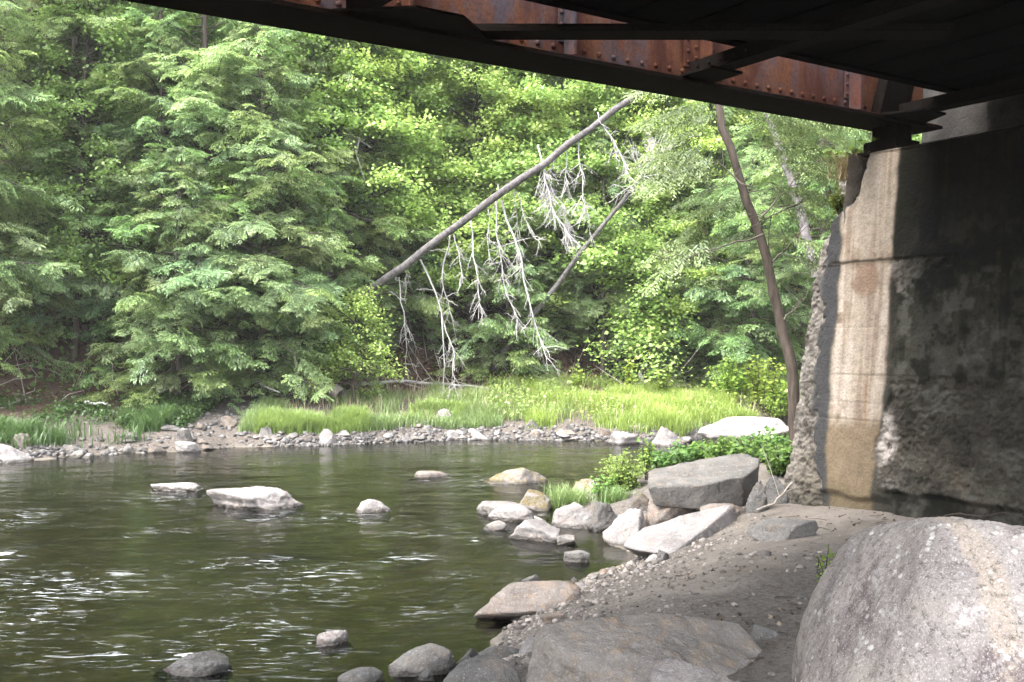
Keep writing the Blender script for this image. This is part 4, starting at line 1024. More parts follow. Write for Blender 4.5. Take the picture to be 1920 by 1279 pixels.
def tree(kind, x, y, rz, sc, label, name=None, zoff=0.0, tilt=(0, 0), group=None, cat='tree'):
    nm = name or ('hemlock_tree' if kind in ('big', 'bushy', 'tall', 'wide', 'young', 'sparse') else 'broadleaf_tree')
    o = empty(nm, (x, y, gz(x, y) + zoff), rz, sc); o.rotation_euler = (tilt[0], tilt[1], rz)
    tag(o, label, cat, group)
    t, c = PROTO[kind]; link_mesh('trunk', t, o); link_mesh('crown', c, o)
    return o
def tree_px(kind, px, depth, rz, sc, label, **kw):
    return tree(kind, (px - 960) / FPX * depth, depth, rz, sc, label, **kw)

T = tree_px
# front row on the far bank, left to right
T('bushy', -130, 18.8, .3, .95, 'pale green hemlock reaching in from left picture edge')
T('tall', 60, 21.6, 1.2, .9, 'tall hemlock with bare dark lower trunk at far left')
T('young', 20, 20.8, 4.1, .75, 'small hemlock over green undergrowth at far left')
T('wide', 185, 21.8, 2.2, .85, 'hemlock with thick dark trunk standing above the left gravel slope')
T('bushy', 290, 21.3, .8, .82, 'bushy grey green hemlock, second from left along the bank')
T('young', 335, 20.4, 2.5, .95, 'low young hemlock right above the moss topped rock')
T('wide', 425, 21.9, 3.3, .92, 'large hemlock with layered fronds hanging over the gravel slope')
T('bushy', 500, 21.2, 5.0, .86, 'dense hemlock whose pale fronds overhang the short grass')
T('bushy', 600, 23.2, 1.9, .95, 'hemlock growing beside root of the leaning dead trunk')
T('young', 570, 21.6, 1.0, .9, 'young hemlock above the curved grey log')
T('sparse', 690, 24.6, 4.4, .85, 'thin hemlock just under the leaning dead trunk')
T('young', 770, 24.8, .2, .8, 'little hemlock under hanging dead branches, left one')
T('young', 955, 24.4, 2.0, .95, 'young hemlock behind the tips of the longest dead branches')
T('bushy', 1045, 25.2, 3.0, .6, 'drooping hemlock behind the tall grass at centre')
T('sparse', 1130, 24.6, .9, .7, 'brownish thin hemlock with grey twigs right of centre')
T('bushy', 1220, 25.4, 1.4, .66, 'soft green hemlock above right part of tall grass')
T('bushy', 1330, 26.2, 5.5, .8, 'hemlock whose low boughs hang over far right grass')
T('young', 1420, 24.5, 1.1, 1.1, 'dark green hemlock bush left of the slender brown trunk')
T('wide', 1500, 27.5, 4.0, .85, 'tall hemlock behind the slender brown trunk')
T('sapling', 662, 20.9, .7, .86, 'bright little maple before the lower end of leaning dead trunk')
# second row
T('maple_tall', 450, 25.0, .4, .95, 'bright yellow green maple at upper left centre')
T('maple_tall', 620, 25.2, 2.4, 1.0, 'sunlit yellow green maple touching the girder at upper centre')
T('birch', 120, 20.9, .9, .95, 'rounder leaved green tree branch at upper left')
T('maple', 740, 26.2, 3.8, .95, 'yellow green maple just left of leaning dead trunk')
T('maple', 985, 26.4, 1.1, 1.05, 'brilliant lime maple behind the middle of the leaning dead trunk')
T('maple_tall', 1110, 27.5, 5.2, .85, 'lime green maple near the top of the leaning dead trunk')
T('maple', 1215, 27.0, 2.2, .8, 'small light green maple right of the second dead trunk')
T('maple', 1290, 29.0, 0.2, .9, 'loose yellow green maple under the rivet cluster of girder')
T('sapling', 1195, 23.6, 2.2, 1.3, 'little lime sapling above tall grass, right of brownish hemlock')
T('wide', 830, 29.5, 2.6, .95, 'dark hemlock with dense crown beneath the girder at centre')
T('tall', 540, 27.0, 3.1, .95, 'tall hemlock rising behind the upper left maple')
T('tall', 330, 25.0, .6, 1.0, 'tall hemlock with pale straight trunk at upper left')
T('bushy', 240, 24.0, 2.6, 1.0, 'full hemlock behind the two leftmost bank hemlocks')
T('bushy', 680, 27.5, 1.4, 1.0, 'hemlock on the hill between two yellow green maples')
T('wide', 30, 24.0, 1.7, 1.0, 'hemlock on the dark slope at upper left edge')
T('wide', 1340, 30.0, .5, .95, 'bluish green hemlock under the right part of girder')
T('tall', 1545, 21.5, 3.6, .85, 'feathery hemlock left of the abutment top')
T('maple', 1420, 28.0, 4.3, .95, 'pale green maple behind the feathery hemlock')
T('birch', 880, 26.5, 2.0, .75, 'mid green small leaved tree beneath the leaning dead trunk')

T('maple', 900, 25.6, 4.6, 1.0, 'airy lime maple filling the gap above the middle of the leaning dead trunk')
T('maple_tall', 1190, 26.6, 3.3, .9, 'airy lime maple beyond the top of the leaning dead trunk')
T('birch', 1060, 26.8, 5.1, .95, 'soft green small leaved tree behind the hanging dead branches')
T('birch', 1290, 26.4, 1.3, .85, 'light green small leaved tree over the right part of tall grass')
T('maple', 560, 24.0, .9, .95, 'pale lime maple in front of the tall hemlock at upper left centre')
T('birch', 380, 23.2, 2.9, .95, 'fresh green small leaved tree among the upper left hemlocks')

T('maple_tall', 520, 23.4, 4.0, .9, 'yellow green maple crown high above the dense overhanging hemlock')
T('maple_tall', 690, 23.8, 1.0, .95, 'yellow green maple crown right over the lower leaning dead trunk')
T('maple', 1020, 25.3, 2.7, 1.1, 'broad lime maple crown directly behind the thickest dead branches')
T('maple_tall', 1110, 25.4, .3, .8, 'lime maple crown beside the second dead trunk')
T('maple', 880, 25.2, 5.9, .85, 'lime maple low behind the lower dead branches')
T('maple', 1260, 25.6, 4.4, .85, 'yellow green maple over the right half of tall grass')

# ------------------------------------------------------------------ dead trunks
def jit_line(p, r, amt, n=10):
    p = np.asarray(p, float); d = np.concatenate([[0], np.cumsum(np.linalg.norm(np.diff(p, axis=0), axis=1))]); t = np.linspace(0, d[-1], n)
    q = np.stack([np.interp(t, d, p[:, k]) for k in range(3)], -1)
    q[1:-1] += r.normal(0, amt, (n - 2, 3)); return q

def twigs(g, line, r, n, ln, rad, lo=.15, down=.6, sub=2):
    for k in range(n):
        t = r.uniform(lo, 1) * (len(line) - 1); i = int(min(t, len(line) - 2)); o = line[i] + (line[i + 1] - line[i]) * (t - i)
        ax = unit(line[i + 1] - line[i]); d = unit(ax * r.uniform(.3, 1) + r.normal(0, .6, 3) + np.array((0, 0, -down)) * r.uniform(0, 1)); L = ln * r.uniform(.35, 1)
        p = np.stack([o, o + d * L * .5 + r.normal(0, .04 * L, 3), o + d * L + r.normal(0, .08 * L, 3) - np.array((0, 0, .10 * L))])
        g.tube(p, (rad, rad * .7, rad * .35), 4)
        for j in range(sub):
            q = p[0] + (p[2] - p[0]) * r.uniform(.3, .95); d2 = unit(d + r.normal(0, .7, 3)); l2 = L * r.uniform(.25, .5)
            g.tube(np.stack([q, q + d2 * l2 * .5, q + d2 * l2 + r.normal(0, .02, 3)]), (rad * .5, rad * .4, rad * .2), 3)

def leaning_trunk():
    r = np.random.default_rng(5)
    a = at(520, 672, 23.4); b = at(1200, 176, 19.0); top = a + (b - a) * 1.32
    root = empty('dead_tree', tuple(a)); tag(root, 'grey dead tree leaning far out over the river, bleached branches hanging from it', 'tree')
    ts = np.linspace(-.03, 1.32, 26); L_ = a + (b - a) * ts[:, None]; L_ += r.normal(0, .018, L_.shape); L_[:, 2] += .02 * np.sin(ts * 2.4)
    g = Geo(); g.tube(L_ - a, np.interp(ts, (0, 1.32), (.102, .044)) * r.uniform(.93, 1.08, 26), 12); g.build('trunk', M['bark_grey'], root)
    def depth_at(px): return np.interp(px, (520, 1200), (23.4, 19.0))
    BR = [([(788, 487), (819, 560), (831, 600), (830, 677), (833, 757)], .036, 9), ([(833, 608), (848, 655), (851, 728)], .022, 12), ([(844, 440), (830, 491), (833, 553), (851, 604)], .030, 10),
          ([(766, 495), (760, 520), (759, 538)], .022, 4), ([(748, 520), (760, 604), (764, 702)], .020, 7), ([(758, 600), (775, 637)], .014, 4), ([(851, 440), (862, 487), (864, 538)], .020, 9),
          ([(882, 414), (892, 502), (906, 590)], .030, 14), ([(930, 375), (933, 447), (946, 538), (975, 611)], .034, 22), ([(940, 375), (972, 473), (986, 546), (1005, 604), (1025, 673)], .040, 26),
          ([(965, 360), (972, 456)], .016, 7), ([(968, 360), (1001, 445), (1016, 466)], .016, 8), ([(915, 392), (917, 490)], .014, 6), ([(1008, 273), (1019, 321), (1037, 394), (1070, 448)], .032, 40), ([(1020, 318), (1055, 394), (1074, 456)], .020, 34),
          ([(1061, 284), (1063, 343), (1085, 397)], .018, 12), ([(1085, 266), (1092, 365), (1107, 445)], .022, 14), ([(1129, 233), (1161, 281), (1183, 339)], .026, 14), ([(1120, 212), (1129, 236)], .018, 1), ([(934, 346), (931, 378)], .022, 1),
          ([(800, 470), (840, 468), (870, 455)], .012, 3), ([(1040, 300), (1012, 372)], .012, 6)]
    for k, (pl, rad, nt_) in enumerate(BR):
        d0 = depth_at(pl[0][0] if k != 1 and k != 5 else pl[0][0]); dd = r.normal(0, .25)
        p = np.array([at(x, y, d0 + dd * (i / max(1, len(pl) - 1)) - (.0 if i else 0)) for i, (x, y) in enumerate(pl)])
        q = jit_line(p, r, .018, 9 if len(pl) > 2 else 6)
        g = Geo(); g.tube(q - a, np.linspace(rad * .62, rad * .2, len(q)), 6)
        twigs(g, q - a, r, int(nt_ * 1.5), .5 if rad > .02 else .38, .0075, .2, .9, 3)
        g.build('branch', M['dead'], root)
leaning_trunk()
def snag():
    r = np.random.default_rng(6); a = at(1040, 540, 23.3); b = at(1205, 330, 22.0)
    root = empty('dead_tree', tuple(a)); tag(root, 'second thinner dark dead trunk leaning right, with a bare twiggy top', 'tree')
    ts = np.linspace(-.8, 1.05, 14); L_ = (b - a) * ts[:, None] + r.normal(0, .02, (14, 3))
    g = Geo(); g.tube(L_, np.linspace(.075, .04, 14), 8); g.build('trunk', M['bark_grey'], root)
    g = Geo(); c = np.array([b - a, at(1222, 300, 22.0) - a, at(1240, 285, 22.1) - a]); twigs(g, np.array([(b - a) * .85, b - a, c[1], c[2]]), r, 46, 1.1, .010, 0, .1, 5); g.tube(c, (.04, .02, .01), 5); g.build('branch', M['dead'], root)
snag()
def broken_snag():
    r = np.random.default_rng(8); a = at(625, 360, 22.6); root = empty('dead_tree', tuple(a)); tag(root, 'small broken white snag with two bare twigs left of the leaning dead trunk', 'tree')
    g = Geo(); q = np.array([at(x, y, 22.6) - a for x, y in ((615, 520), (630, 352), (655, 300), (674, 258))]); g.tube(q, (.06, .05, .04, .012), 7); g.build('trunk', M['bark_grey'], root)
    g = Geo(); q = np.array([at(x, y, 22.5) - a for x, y in ((674, 258), (668, 290), (686, 345))]); g.tube(q, (.022, .018, .006), 5); q = np.array([at(x, y, 22.5) - a for x, y in ((672, 262), (697, 278))]); g.tube(q, (.012, .005), 5); g.build('branch', M['dead'], root)
broken_snag()

def slender(name, label, pl, depth, r0, r1, mat, branches, fol):
    r = np.random.default_rng(int(depth * 10)); a = at(*pl[0], depth); root = empty(name, tuple(a)); tag(root, label, 'tree')
    p = np.array([at(x, y, depth) for x, y in pl]) - a; q = jit_line(p, r, .008, 22); q[:, 1] += np.linspace(0, 1, 22) * .4
    g = Geo(); g.tube(q, np.linspace(r0, r1, 22) * r.uniform(.94, 1.07, 22), 10); g.build('trunk', M[mat], root)
    for bl, rad, nt_ in branches:
        bp = jit_line(np.array([at(x, y, depth + dz) for x, y, dz in bl]) - a, r, .012, 8); g = Geo(); g.tube(bp, np.linspace(rad, rad * .3, 8), 6); twigs(g, bp, r, nt_, .5, .006, .2, .1, 2); g.build('branch', M['bark'], root)
    g = Geo()
    for (x, y, dz, ex, ey, L) in fol:
        o = at(x, y, depth + dz) - a; e = at(ex, ey, depth + dz) - a; ax = unit(e - o + np.array((0, r.normal(0, .3), 0))); ay = unit(np.cross((0, 0, 1), ax)); az = np.cross(ax, ay); ro = r.normal(0, .4); ay2 = ay * math.cos(ro) + az * math.sin(ro); az = np.cross(ax, ay2)
        key = min(SPRF, key=lambda k: abs(k - L)); v, f, c = SPRF[key][int(r.integers(3))]; g.add(place(v, o, ax, ay2, az, L / key), f, c * r.uniform(.5, .85))
    if fol: g.build('crown', M['hemlock'], root)
rr = np.random.default_rng(33)
fol = []
for k in range(46):
    y = rr.uniform(150, 480); x = np.interp(y, (150, 240, 340, 460, 600), (1345, 1370, 1400, 1440, 1470)); sg = rr.choice((-1, 1)); L = rr.uniform(.6, 1.5); fol.append((max(x + sg * rr.uniform(5, 110), 1330), y + rr.uniform(-30, 20), rr.uniform(-.6, .9), x + sg * 260, y + rr.uniform(-10, 110), min(L, 1.0) if sg < 0 else L))
slender('hemlock_tree', 'slender brown bare trunk curving up beside the abutment edge', [(1494, 885), (1490, 700), (1470, 600), (1440, 460), (1400, 340), (1368, 235), (1345, 120)], 12.0, .070, .042, 'bark_brown',
        [([(1525, 365, .3), (1470, 395, .1), (1410, 425, 0)], .016, 8), ([(1430, 440, 0), (1340, 468, -.2), (1235, 488, -.3)], .014, 9), ([(1425, 410, 0), (1500, 330, .3), (1545, 290, .4)], .012, 8), ([(1450, 490, 0), (1520, 420, -.3)], .012, 6), ([(1405, 350, 0), (1330, 300, .2), (1290, 310, .3)], .012, 8), ([(1470, 600, 0), (1525, 540, .3)], .010, 5)], fol)
slender('pale_tree', 'thin pale leaning trunk between the slender brown trunk and abutment', [(1530, 520), (1515, 440), (1500, 370), (1480, 300), (1460, 235), (1440, 150)], 15.5, .07, .055, 'bark_grey', [([(1490, 330, 0), (1540, 300, .3)], .012, 6)], [])

# ------------------------------------------------------------------ logs and sticks lying about
def stick(name, label, pl, rad, mat, cat, nt_=0, grow=None):
    r = np.random.default_rng(len(label)); p = np.array([at(*q) for q in pl]); a = p[0].copy(); q = jit_line(p - a, r, rad * .4, 12)
    g = Geo(); g.tube(q, np.linspace(rad, rad * (grow or .45), 12), 8)
    if nt_: twigs(g, q, r, nt_, .5, rad * .3, .2, 0, 1)
    tag(g.build(name, M[mat], None, tuple(a)), label, cat)
stick('fallen_branch', 'long thin pale branch lying level above the short grass', [(660, 721, 23.4), (745, 717, 23.3), (830, 721, 23.2), (935, 731, 23.0)], .045, 'dead', 'branch', 3)
stick('curved_log', 'curved grey log sloping down onto the short grass', [(530, 672, 22.0), (555, 704, 21.6), (585, 728, 21.3), (640, 742, 21.0)], .11, 'log', 'log', 0, 1.3)
stick('fallen_branch', 'thin white stick leaning on the gravel under the layered hemlock', [(478, 712, 20.8), (500, 727, 20.5), (524, 736, 20.3)], .025, 'dead', 'branch', 1)
stick('fallen_branch', 'pale dead branch poking from the dark bank above gravel', [(400, 690, 21.2), (430, 703, 20.9), (470, 698, 20.8)], .03, 'dead', 'branch', 3)
stick('fallen_branch', 'grey root snag under the right hand hemlocks behind tall grass', [(1200, 700, 24.2), (1216, 735, 23.8), (1240, 722, 24.0)], .05, 'dead', 'branch', 4)
stick('fallen_branch', 'slanting white dead stem behind the far right tall grass', [(1330, 745, 24.5), (1360, 715, 24.8), (1410, 690, 25.2)], .05, 'dead', 'branch', 4)
stick('fallen_branch', 'small white stick at foot of the white rounded boulder', [(636, 832, 18.6), (648, 820, 18.8)], .022, 'dead', 'branch')
stick('fallen_branch', 'white driftwood scrap on the dark left bank', [(160, 754, 19.0), (180, 758, 18.9), (202, 756, 18.8)], .03, 'dead', 'branch')
stick('fallen_branch', 'forked twig leaning at foot of the abutment corner', [(1418, 958, 8.9), (1450, 945, 9.0), (1486, 905, 9.15)], .012, 'log', 'branch', 2)
stick('fallen_branch', 'short twig resting on the smooth grey brown rock', [(808, 1212, 6.15), (832, 1224, 6.05), (850, 1232, 6.0)], .008, 'log', 'branch')
stick('root', 'thin pale root wandering along foot of the abutment wall', [(1770, 968, 7.6), (1800, 964, 7.5), (1840, 968, 7.3), (1880, 962, 7.15), (1925, 972, 6.95)], .006, 'bark_brown', 'root', 2)

# ------------------------------------------------------------------ grass and ground plants
def blades(g, P, hgt, wid, r, ca, cb, bend=.6):
    n = len(P); az = r.uniform(0, 6.28, n); h = hgt * r.uniform(.55, 1.15, n); d = np.stack([np.cos(az), np.sin(az), 0 * az], -1); s = np.stack([-np.sin(az), np.cos(az), 0 * az], -1); be = bend * h * r.uniform(.2, 1.3, n); w = wid * r.uniform(.6, 1.3, n)
    cl_ = 1 + .55 * fbm(P * 1.6, 71, 3); h = h * cl_; be = be * cl_
    b = P; m = P + d * (be * .35)[:, None] + np.array((0, 0, 1)) * (h * .55)[:, None]; e = P + d * be[:, None] + np.array((0, 0, 1)) * (h * (1 - .25 * bend))[:, None]
    v = np.stack([b - s * w[:, None], b + s * w[:, None], m + s * w[:, None] * .8, m - s * w[:, None] * .8, e + s * w[:, None] * .15, e - s * w[:, None] * .15], 1).reshape(-1, 3)
    i = np.arange(n)[:, None] * 6; f = np.concatenate([i + np.array((0, 1, 2, 3)), i + np.array((3, 2, 4, 5))])
    t = np.repeat(r.uniform(0, 1, n), 6)[:, None] * .6 + np.tile((0, 0, .25, .25, .4, .4), n)[:, None]
    g.add(v, f, np.array(ca) * (1 - t) + np.array(cb) * t)

def bank_points(n, x0, x1, o0, o1, r, cover=None, seed=1, freq=.9):
    out = np.zeros((0, 3))
    while len(out) < n:
        x = r.uniform(x0, x1, n); y = np.interp(x, far_pts[:, 0], far_pts[:, 1]) + r.uniform(o0, o1, n)
        k = np.ones(n, bool)
        if cover is not None: k = fbm(np.stack([x, y, 0 * x], -1) * freq, seed, 3) * 1.6 + r.normal(0, .18, n) > cover
        x, y = x[k], y[k]; z, dn, df = ground_parts(x, y); ok = df > .04
        out = np.concatenate([out, np.stack([x, y, z - .02], -1)[ok]])
    return out[:n]
r = np.random.default_rng(9)
g = Geo(); blades(g, bank_points(42000, .3, 9.0, .35, 4.6, r, -.2, 3, .7), .35, .0065, r, (.15, .26, .05), (.36, .48, .11)); blades(g, bank_points(5000, -1.8, 1.2, .7, 4.4, r, -.1, 4), .36, .0065, r, (.13, .21, .06), (.27, .37, .12)); blades(g, bank_points(5000, .3, 9.0, .2, .8, r, .0, 5), .28, .0065, r, (.14, .24, .05), (.32, .44, .11))
P = bank_points(9000, -.6, 9.0, .5, 4.6, r, .0, 18, 1.1); P[:, 2] += r.uniform(.05, .42, len(P)); v, f = leaf_quads(P, r.normal(size=(len(P), 3)), .05, r, .6); t = np.repeat(r.uniform(0, 1, len(P)), 4)[:, None]; g.add(v, f, np.array((.14, .24, .05)) * (1 - t) + np.array((.30, .41, .10)) * t)
blades(g, bank_points(2600, -4.5, 8.0, .5, 4.4, r), .42, .005, r, (.30, .24, .14), (.46, .40, .26), .6)
tag(g.build('tall_grass', M['grass']), 'tall bright yellow green grass on the far bank', kind='stuff')
g = Geo(); blades(g, bank_points(15000, -5.0, -.2, .35, 3.3, r, .08, 6), .26, .007, r, (.12, .20, .07), (.27, .38, .14)); blades(g, bank_points(7000, -4.7, -1.0, .3, 1.3, r, .22, 7, 1.6), .36, .008, r, (.14, .24, .06), (.30, .42, .12))
tag(g.build('short_grass', M['grass']), 'short soft green grass in patches among stones on the far bank', kind='stuff')
g = Geo(); blades(g, bank_points(6500, -9.5, -6.2, .25, 1.5, r, .08, 8, 1.2), .34, .009, r, (.05, .09, .025), (.11, .18, .05))
P = bank_points(14000, -10, -5.9, .8, 4.2, r, -.05, 12, 1.0); P[:, 2] += r.uniform(0, .22, len(P)); v, f = leaf_quads(P, r.normal(size=(len(P), 3)), .05, r, .7); t = np.repeat(r.uniform(0, 1, len(P)), 4)[:, None]; g.add(v, f, np.array((.035, .055, .014)) * (1 - t) + np.array((.085, .15, .035)) * t)
tag(g.build('undergrowth', M['grass']), 'dark green herbs and moss on the shaded left bank', kind='stuff')
P = bank_points(9000, -12, 12, 3.9, 10.5, r); P[:, 2] += .03; v, f = leaf_quads(P, r.normal(size=(len(P), 3)), .11, r, .9); t = np.repeat(r.uniform(0, 1, len(P)), 4)[:, None] ** 2
g = Geo(); g.add(v, f, np.array((.055, .03, .02)) * (1 - t) + np.array((.24, .15, .10)) * t); tag(g.build('leaf_litter', M['litter']), 'brown fallen leaves at the foot of the hillside', kind='stuff')
P = bank_points(5000, -11, 11, 4.3, 9.5, r, .12, 15, .6); P[:, 2] += r.uniform(0, .5, len(P)); v, f = leaf_quads(P, r.normal(size=(len(P), 3)), .10, r, .5); t = np.repeat(r.uniform(0, 1, len(P)), 4)[:, None]
g = Geo(); g.add(v, f, np.array((.06, .10, .03)) * (1 - t) + np.array((.16, .25, .06)) * t); tag(g.build('forest_herbs', M['grass']), 'low green herbs scattered under the trees', kind='stuff')
P = []
while len(P) < 1500:
    x = r.uniform(.2, 4.4); y = r.uniform(4.4, 9.4); zz_, dn_, df_ = ground_parts([x], [y])
    if dn_[0] < .15 or (vnoise([[x * 1.3, y * 1.3, 0]], 44)[0] < r.normal(0, .35)): continue
    P.append((x, y, zz_[0] + .006))
P = np.array(P); v, f = leaf_quads(P, r.normal(size=(len(P), 3)), .026, r, .35); t = np.repeat(r.uniform(0, 1, len(P)), 4)[:, None] ** 2
g = Geo(); g.add(v, f, np.array((.03, .022, .016)) * (1 - t) + np.array((.22, .16, .11)) * t)
for p in P[:160]:
    a_ = r.uniform(0, 6.28); L = r.uniform(.03, .16); d = np.array((math.cos(a_), math.sin(a_), .05)) * L; g.tube(np.stack([p, p + d * .5 + r.normal(0, .006, 3), p + d]), (.003, .0025, .0015), 4, (.07, .05, .035))
tag(g.build('sand_debris', M['litter']), 'dark leaf scraps and small twigs strewn over the sand', kind='stuff')
g = Geo()
for k in range(420):
    p = bank_points(1, -10.5, 8, 3.6, 8.5, r)[0]; d = unit(np.array((r.normal(), r.normal() * .6, r.uniform(-.1, 1.0)))); L = r.uniform(.4, 1.6); q = np.stack([p, p + d * L * .5 + r.normal(0, .04, 3), p + d * L + r.normal(0, .1, 3)]); g.tube(q, (.011, .008, .003), 4, (1, 1, 1))
tag(g.build('dead_twigs', M['log']), 'tangle of fine dead twigs under the hemlocks', kind='stuff')

def shrub(name, label, base, h, rad, stems, leaf, ca, cb, per, seed, cat='plant', feather=False, mat='maple', group=None):
    r = np.random.default_rng(seed); root = empty(name, tuple(base)); tag(root, label, cat, group); sg, lg = Geo(), Geo()
    for k in range(stems):
        az = r.uniform(0, 6.28); rr_ = rad * math.sqrt(r.uniform()); hh = h * r.uniform(.55, 1.05) * (1 - .3 * rr_ / rad)
        b = np.array((math.cos(az) * rr_ * .3, math.sin(az) * rr_ * .3, -.04)); e = np.array((math.cos(az) * rr_, math.sin(az) * rr_, hh)); q = np.stack([b, (b + e) / 2 + np.array((0, 0, .12 * h)), e]); q = jit_line(q, r, .01, 7)
        sg.tube(q, np.linspace(.006, .002, 7), 4, (.6, .8, .4))
        n = per; t = r.uniform(.25, 1.0, n); pos = np.stack([np.interp(t, np.linspace(0, 1, 7), q[:, a]) for a in range(3)], -1); az2 = r.uniform(0, 6.28, n); d = np.stack([np.cos(az2), np.sin(az2), r.uniform(-.2, .4, n)], -1)
        if feather:
            pos2 = np.repeat(pos, 7, 0) + np.repeat(d, 7, 0) * np.tile(np.linspace(.15, 1, 7), n)[:, None] * .13 * h * 1.2; d2 = np.repeat(d, 7, 0) + r.normal(0, .6, (n * 7, 3)); pos, d = pos2, d2
        else: pos = pos + d * leaf * .5
        v, f = leaf_quads(pos, d, leaf, r, .5); tt = np.repeat(r.uniform(0, 1, len(pos)), 4)[:, None]; lg.add(v, f, np.array(ca) * (1 - tt) + np.array(cb) * tt)
    sg.build('stems', M['bark_brown'], root); lg.build('leaves', M[mat], root); return root
def spot(px, depth): return ((px - 960) / FPX * depth, depth, gz((px - 960) / FPX * depth, depth))
shrub('ferny_plant', 'bright ferny plant between the grass tuft and great tilted slab', spot(1170, 11.6), .50, .26, 44, .024, (.18, .28, .06), (.36, .48, .13), 14, 1, feather=True)
shrub('ferny_plant', 'lower ferny sprout at left foot of the bright ferny plant', spot(1128, 11.4), .36, .16, 16, .03, (.12, .20, .04), (.22, .34, .07), 8, 2, feather=True)
shrub('tall_weed', 'tall narrow weed with bare stalks at left end of the great tilted slab', spot(1212, 11.9), .70, .10, 9, .045, (.10, .18, .03), (.22, .33, .06), 22, 3)
for k, (px, d, h, rd, lab) in enumerate([(1300, 12.9, .34, .42, 'green leafy bush directly behind the great tilted slab'), (1365, 12.4, .36, .42, 'darker green bush behind right half of the great tilted slab'), (1425, 12.2, .40, .42, 'dense green bush against the brown trunk'), (1470, 11.0, .42, .28, 'green bush squeezed between great tilted slab and abutment'),
                                       (1255, 13.2, .26, .34, 'thin leafed bush at waterside left of the bushes behind the slab'), (1445, 13.4, .42, .5, 'taller bush behind, under the brilliant white boulder')]):
    shrub('leafy_bush', lab, spot(px, d), h, rd, 30, .055, (.06, .13, .03), (.17, .29, .06), 30, 20 + k, 'bush')
for k, (px, d, h, lab) in enumerate([(1080, 22.4, .95, 'leafy weed spike above grass at centre'), (1180, 22.6, 1.15, 'taller yellow green weed spike in the tall grass'), (1245, 22.5, .9, 'slim weed spike right of the taller one'), (1370, 22.8, 1.3, 'broad pale green shrub at right of the tall grass'), (1430, 22.4, 1.5, 'pale lime shrub behind the brilliant white boulder'), (1470, 22.0, 1.4, 'lime shrub touching the slender brown trunk')]):
    shrub('weed', lab, spot(px, d), h, .12 if k < 3 else .6, 8 if k < 3 else 40, .08, (.16, .26, .04), (.32, .42, .07), 26, 40 + k, 'plant' if k < 3 else 'shrub')
def tuft(label, base, h, rad, n, ca, cb, seed, wid=.004):
    r = np.random.default_rng(seed); P = r.normal(0, rad * .5, (n, 3)); P[:, 2] = -.03; g = Geo(); blades(g, P, h, wid, r, ca, cb, .8); tag(g.build('grass_tuft', M['grass'], None, tuple(base)), label, 'grass tuft')
tuft('drooping green grass tuft among the rocks of the point', spot(1065, 11.7), .36, .24, 900, (.09, .16, .05), (.24, .34, .12), 1)
tuft('small grass tuft below the ferny plant', spot(1150, 11.2), .25, .15, 350, (.08, .15, .04), (.20, .30, .09), 2)
tuft('dry brown grass hanging over the broken top corner of abutment', np.array((3.13, 9.36, 3.42)), .28, .13, 260, (.16, .12, .06), (.36, .28, .16), 3)
shrub('moss_clump', 'mossy clump with seedlings on the broken abutment corner', np.array((3.06, 9.34, 3.10)), .22, .16, 26, .035, (.06, .08, .012), (.16, .20, .03), 20, 60)
shrub('vine_shrub', 'small bushy growth rooted on top corner of the abutment under the girder', np.array((3.22, 9.45, 3.50)), .34, .3, 16, .06, (.07, .12, .03), (.18, .28, .06), 24, 61, 'shrub')
shrub('seedling', 'small yellow green seedling on the sand beside the big boulder', spot(1550, 5.95), .30, .09, 9, .028, (.14, .22, .03), (.30, .40, .06), 14, 62)

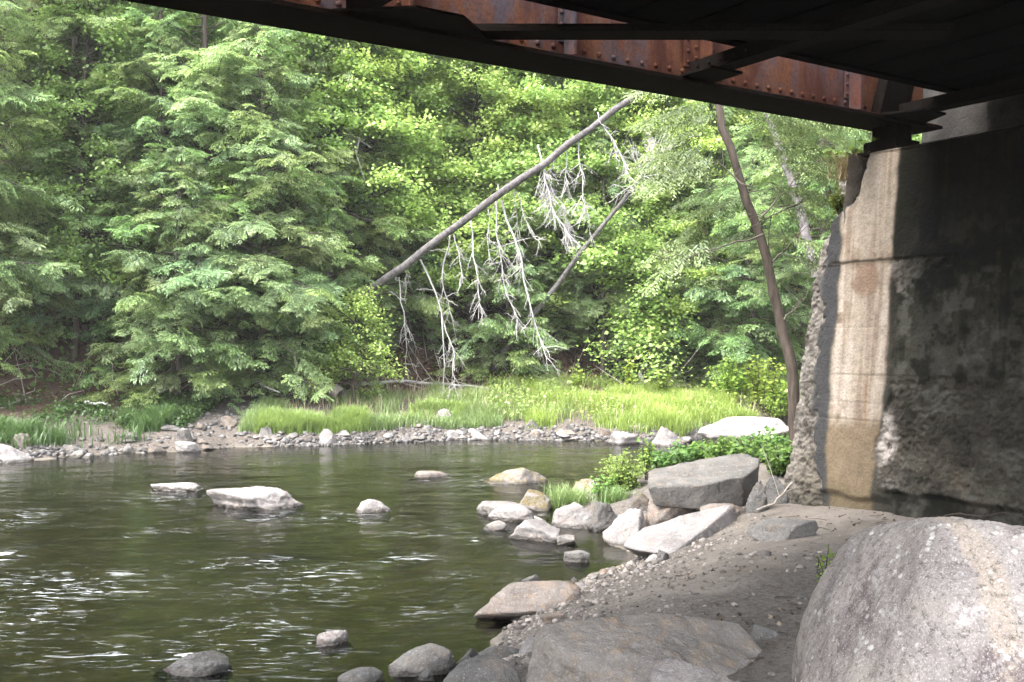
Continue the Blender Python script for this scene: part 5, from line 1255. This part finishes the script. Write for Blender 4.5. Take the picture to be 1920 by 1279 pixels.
# the wood behind: one mass
def wood(name, kinds, pts, seed, label):
    g = Geo()
    for kind in kinds:
        pass
    r = np.random.default_rng(seed)
    for ki, kind in enumerate(kinds):
        sub = pts[ki::len(kinds)]
        t, c = PROTO[kind]
        for part, me in (('trunks', t), ('crowns', c)):
            hid = bpy.data.objects.new('wood_' + part, me)     # source shape for the instances, not linked to the scene itself
            pm = bpy.data.meshes.new(name); pm.from_pydata([tuple(p[:3]) for p in sub], [], [])
            a = pm.attributes.new('turn', 'FLOAT', 'POINT'); a.data.foreach_set('value', np.array([p[3] for p in sub], np.float32))
            a = pm.attributes.new('size', 'FLOAT', 'POINT'); a.data.foreach_set('value', np.array([p[4] for p in sub], np.float32))
            o = bpy.data.objects.new(name, pm); COL.objects.link(o); tag(o, label, kind='stuff')
            ng = bpy.data.node_groups.new(name, 'GeometryNodeTree'); ng.interface.new_socket('Geometry', in_out='INPUT', socket_type='NodeSocketGeometry'); ng.interface.new_socket('Geometry', in_out='OUTPUT', socket_type='NodeSocketGeometry')
            gi = ng.nodes.new('NodeGroupInput'); go = ng.nodes.new('NodeGroupOutput'); ip = ng.nodes.new('GeometryNodeInstanceOnPoints'); ob = ng.nodes.new('GeometryNodeObjectInfo'); ob.inputs['Object'].default_value = hid; ob.inputs['As Instance'].default_value = True
            ct = ng.nodes.new('ShaderNodeCombineXYZ'); na = ng.nodes.new('GeometryNodeInputNamedAttribute'); na.data_type = 'FLOAT'; na.inputs[0].default_value = 'turn'
            nb = ng.nodes.new('GeometryNodeInputNamedAttribute'); nb.data_type = 'FLOAT'; nb.inputs[0].default_value = 'size'
            ng.links.new(na.outputs[0], ct.inputs[2]); ng.links.new(ct.outputs[0], ip.inputs['Rotation']); ng.links.new(nb.outputs[0], ip.inputs['Scale'])
            ng.links.new(gi.outputs[0], ip.inputs['Points']); ng.links.new(ob.outputs['Geometry'], ip.inputs['Instance']); ng.links.new(ip.outputs[0], go.inputs[0])
            md = o.modifiers.new('scatter', 'NODES'); md.node_group = ng
r = np.random.default_rng(77)
def scatter(n, x0, x1, d0, d1, dmin):
    out = []
    while len(out) < n:
        x = r.uniform(x0, x1); y = r.uniform(14, 60)
        d = -sdist(far_pts, np.array([x]), np.array([y]))[0]
        if d < d0 or d > d1: continue
        if any((x - q[0]) ** 2 + (y - q[1]) ** 2 < dmin ** 2 for q in out): continue
        out.append((x, y, gz(x, y), r.uniform(0, 6.28), r.uniform(.75, 1.1)))
    return out
wood('hemlock_wood', ['big', 'tall', 'wide'], scatter(90, -24, 24, 9.0, 24, 1.6), 1, 'dense hemlock wood covering the hillside behind the front trees')
wood('maple_wood', ['maple_tall', 'maple'], scatter(60, -10, 20, 7.5, 22, 1.9), 2, 'scattered bright maples in the hillside wood')

# ------------------------------------------------------------------ damp river air
def haze():
    m, nt, n, l = new_mat('river_air')
    v = N(nt, 'ShaderNodeVolumePrincipled'); v.inputs['Density'].default_value = 0.0007; v.inputs['Color'].default_value = (.95, .97, .95, 1)
    o = N(nt, 'ShaderNodeOutputMaterial'); l.new(v.outputs[0], o.inputs['Volume'])
    g = Geo(); g.box((-320, -220, -3), (320, 320, 70)); tag(g.build('haze', m, shade_smooth=False), 'faint damp air over the river', kind='stuff')
haze()
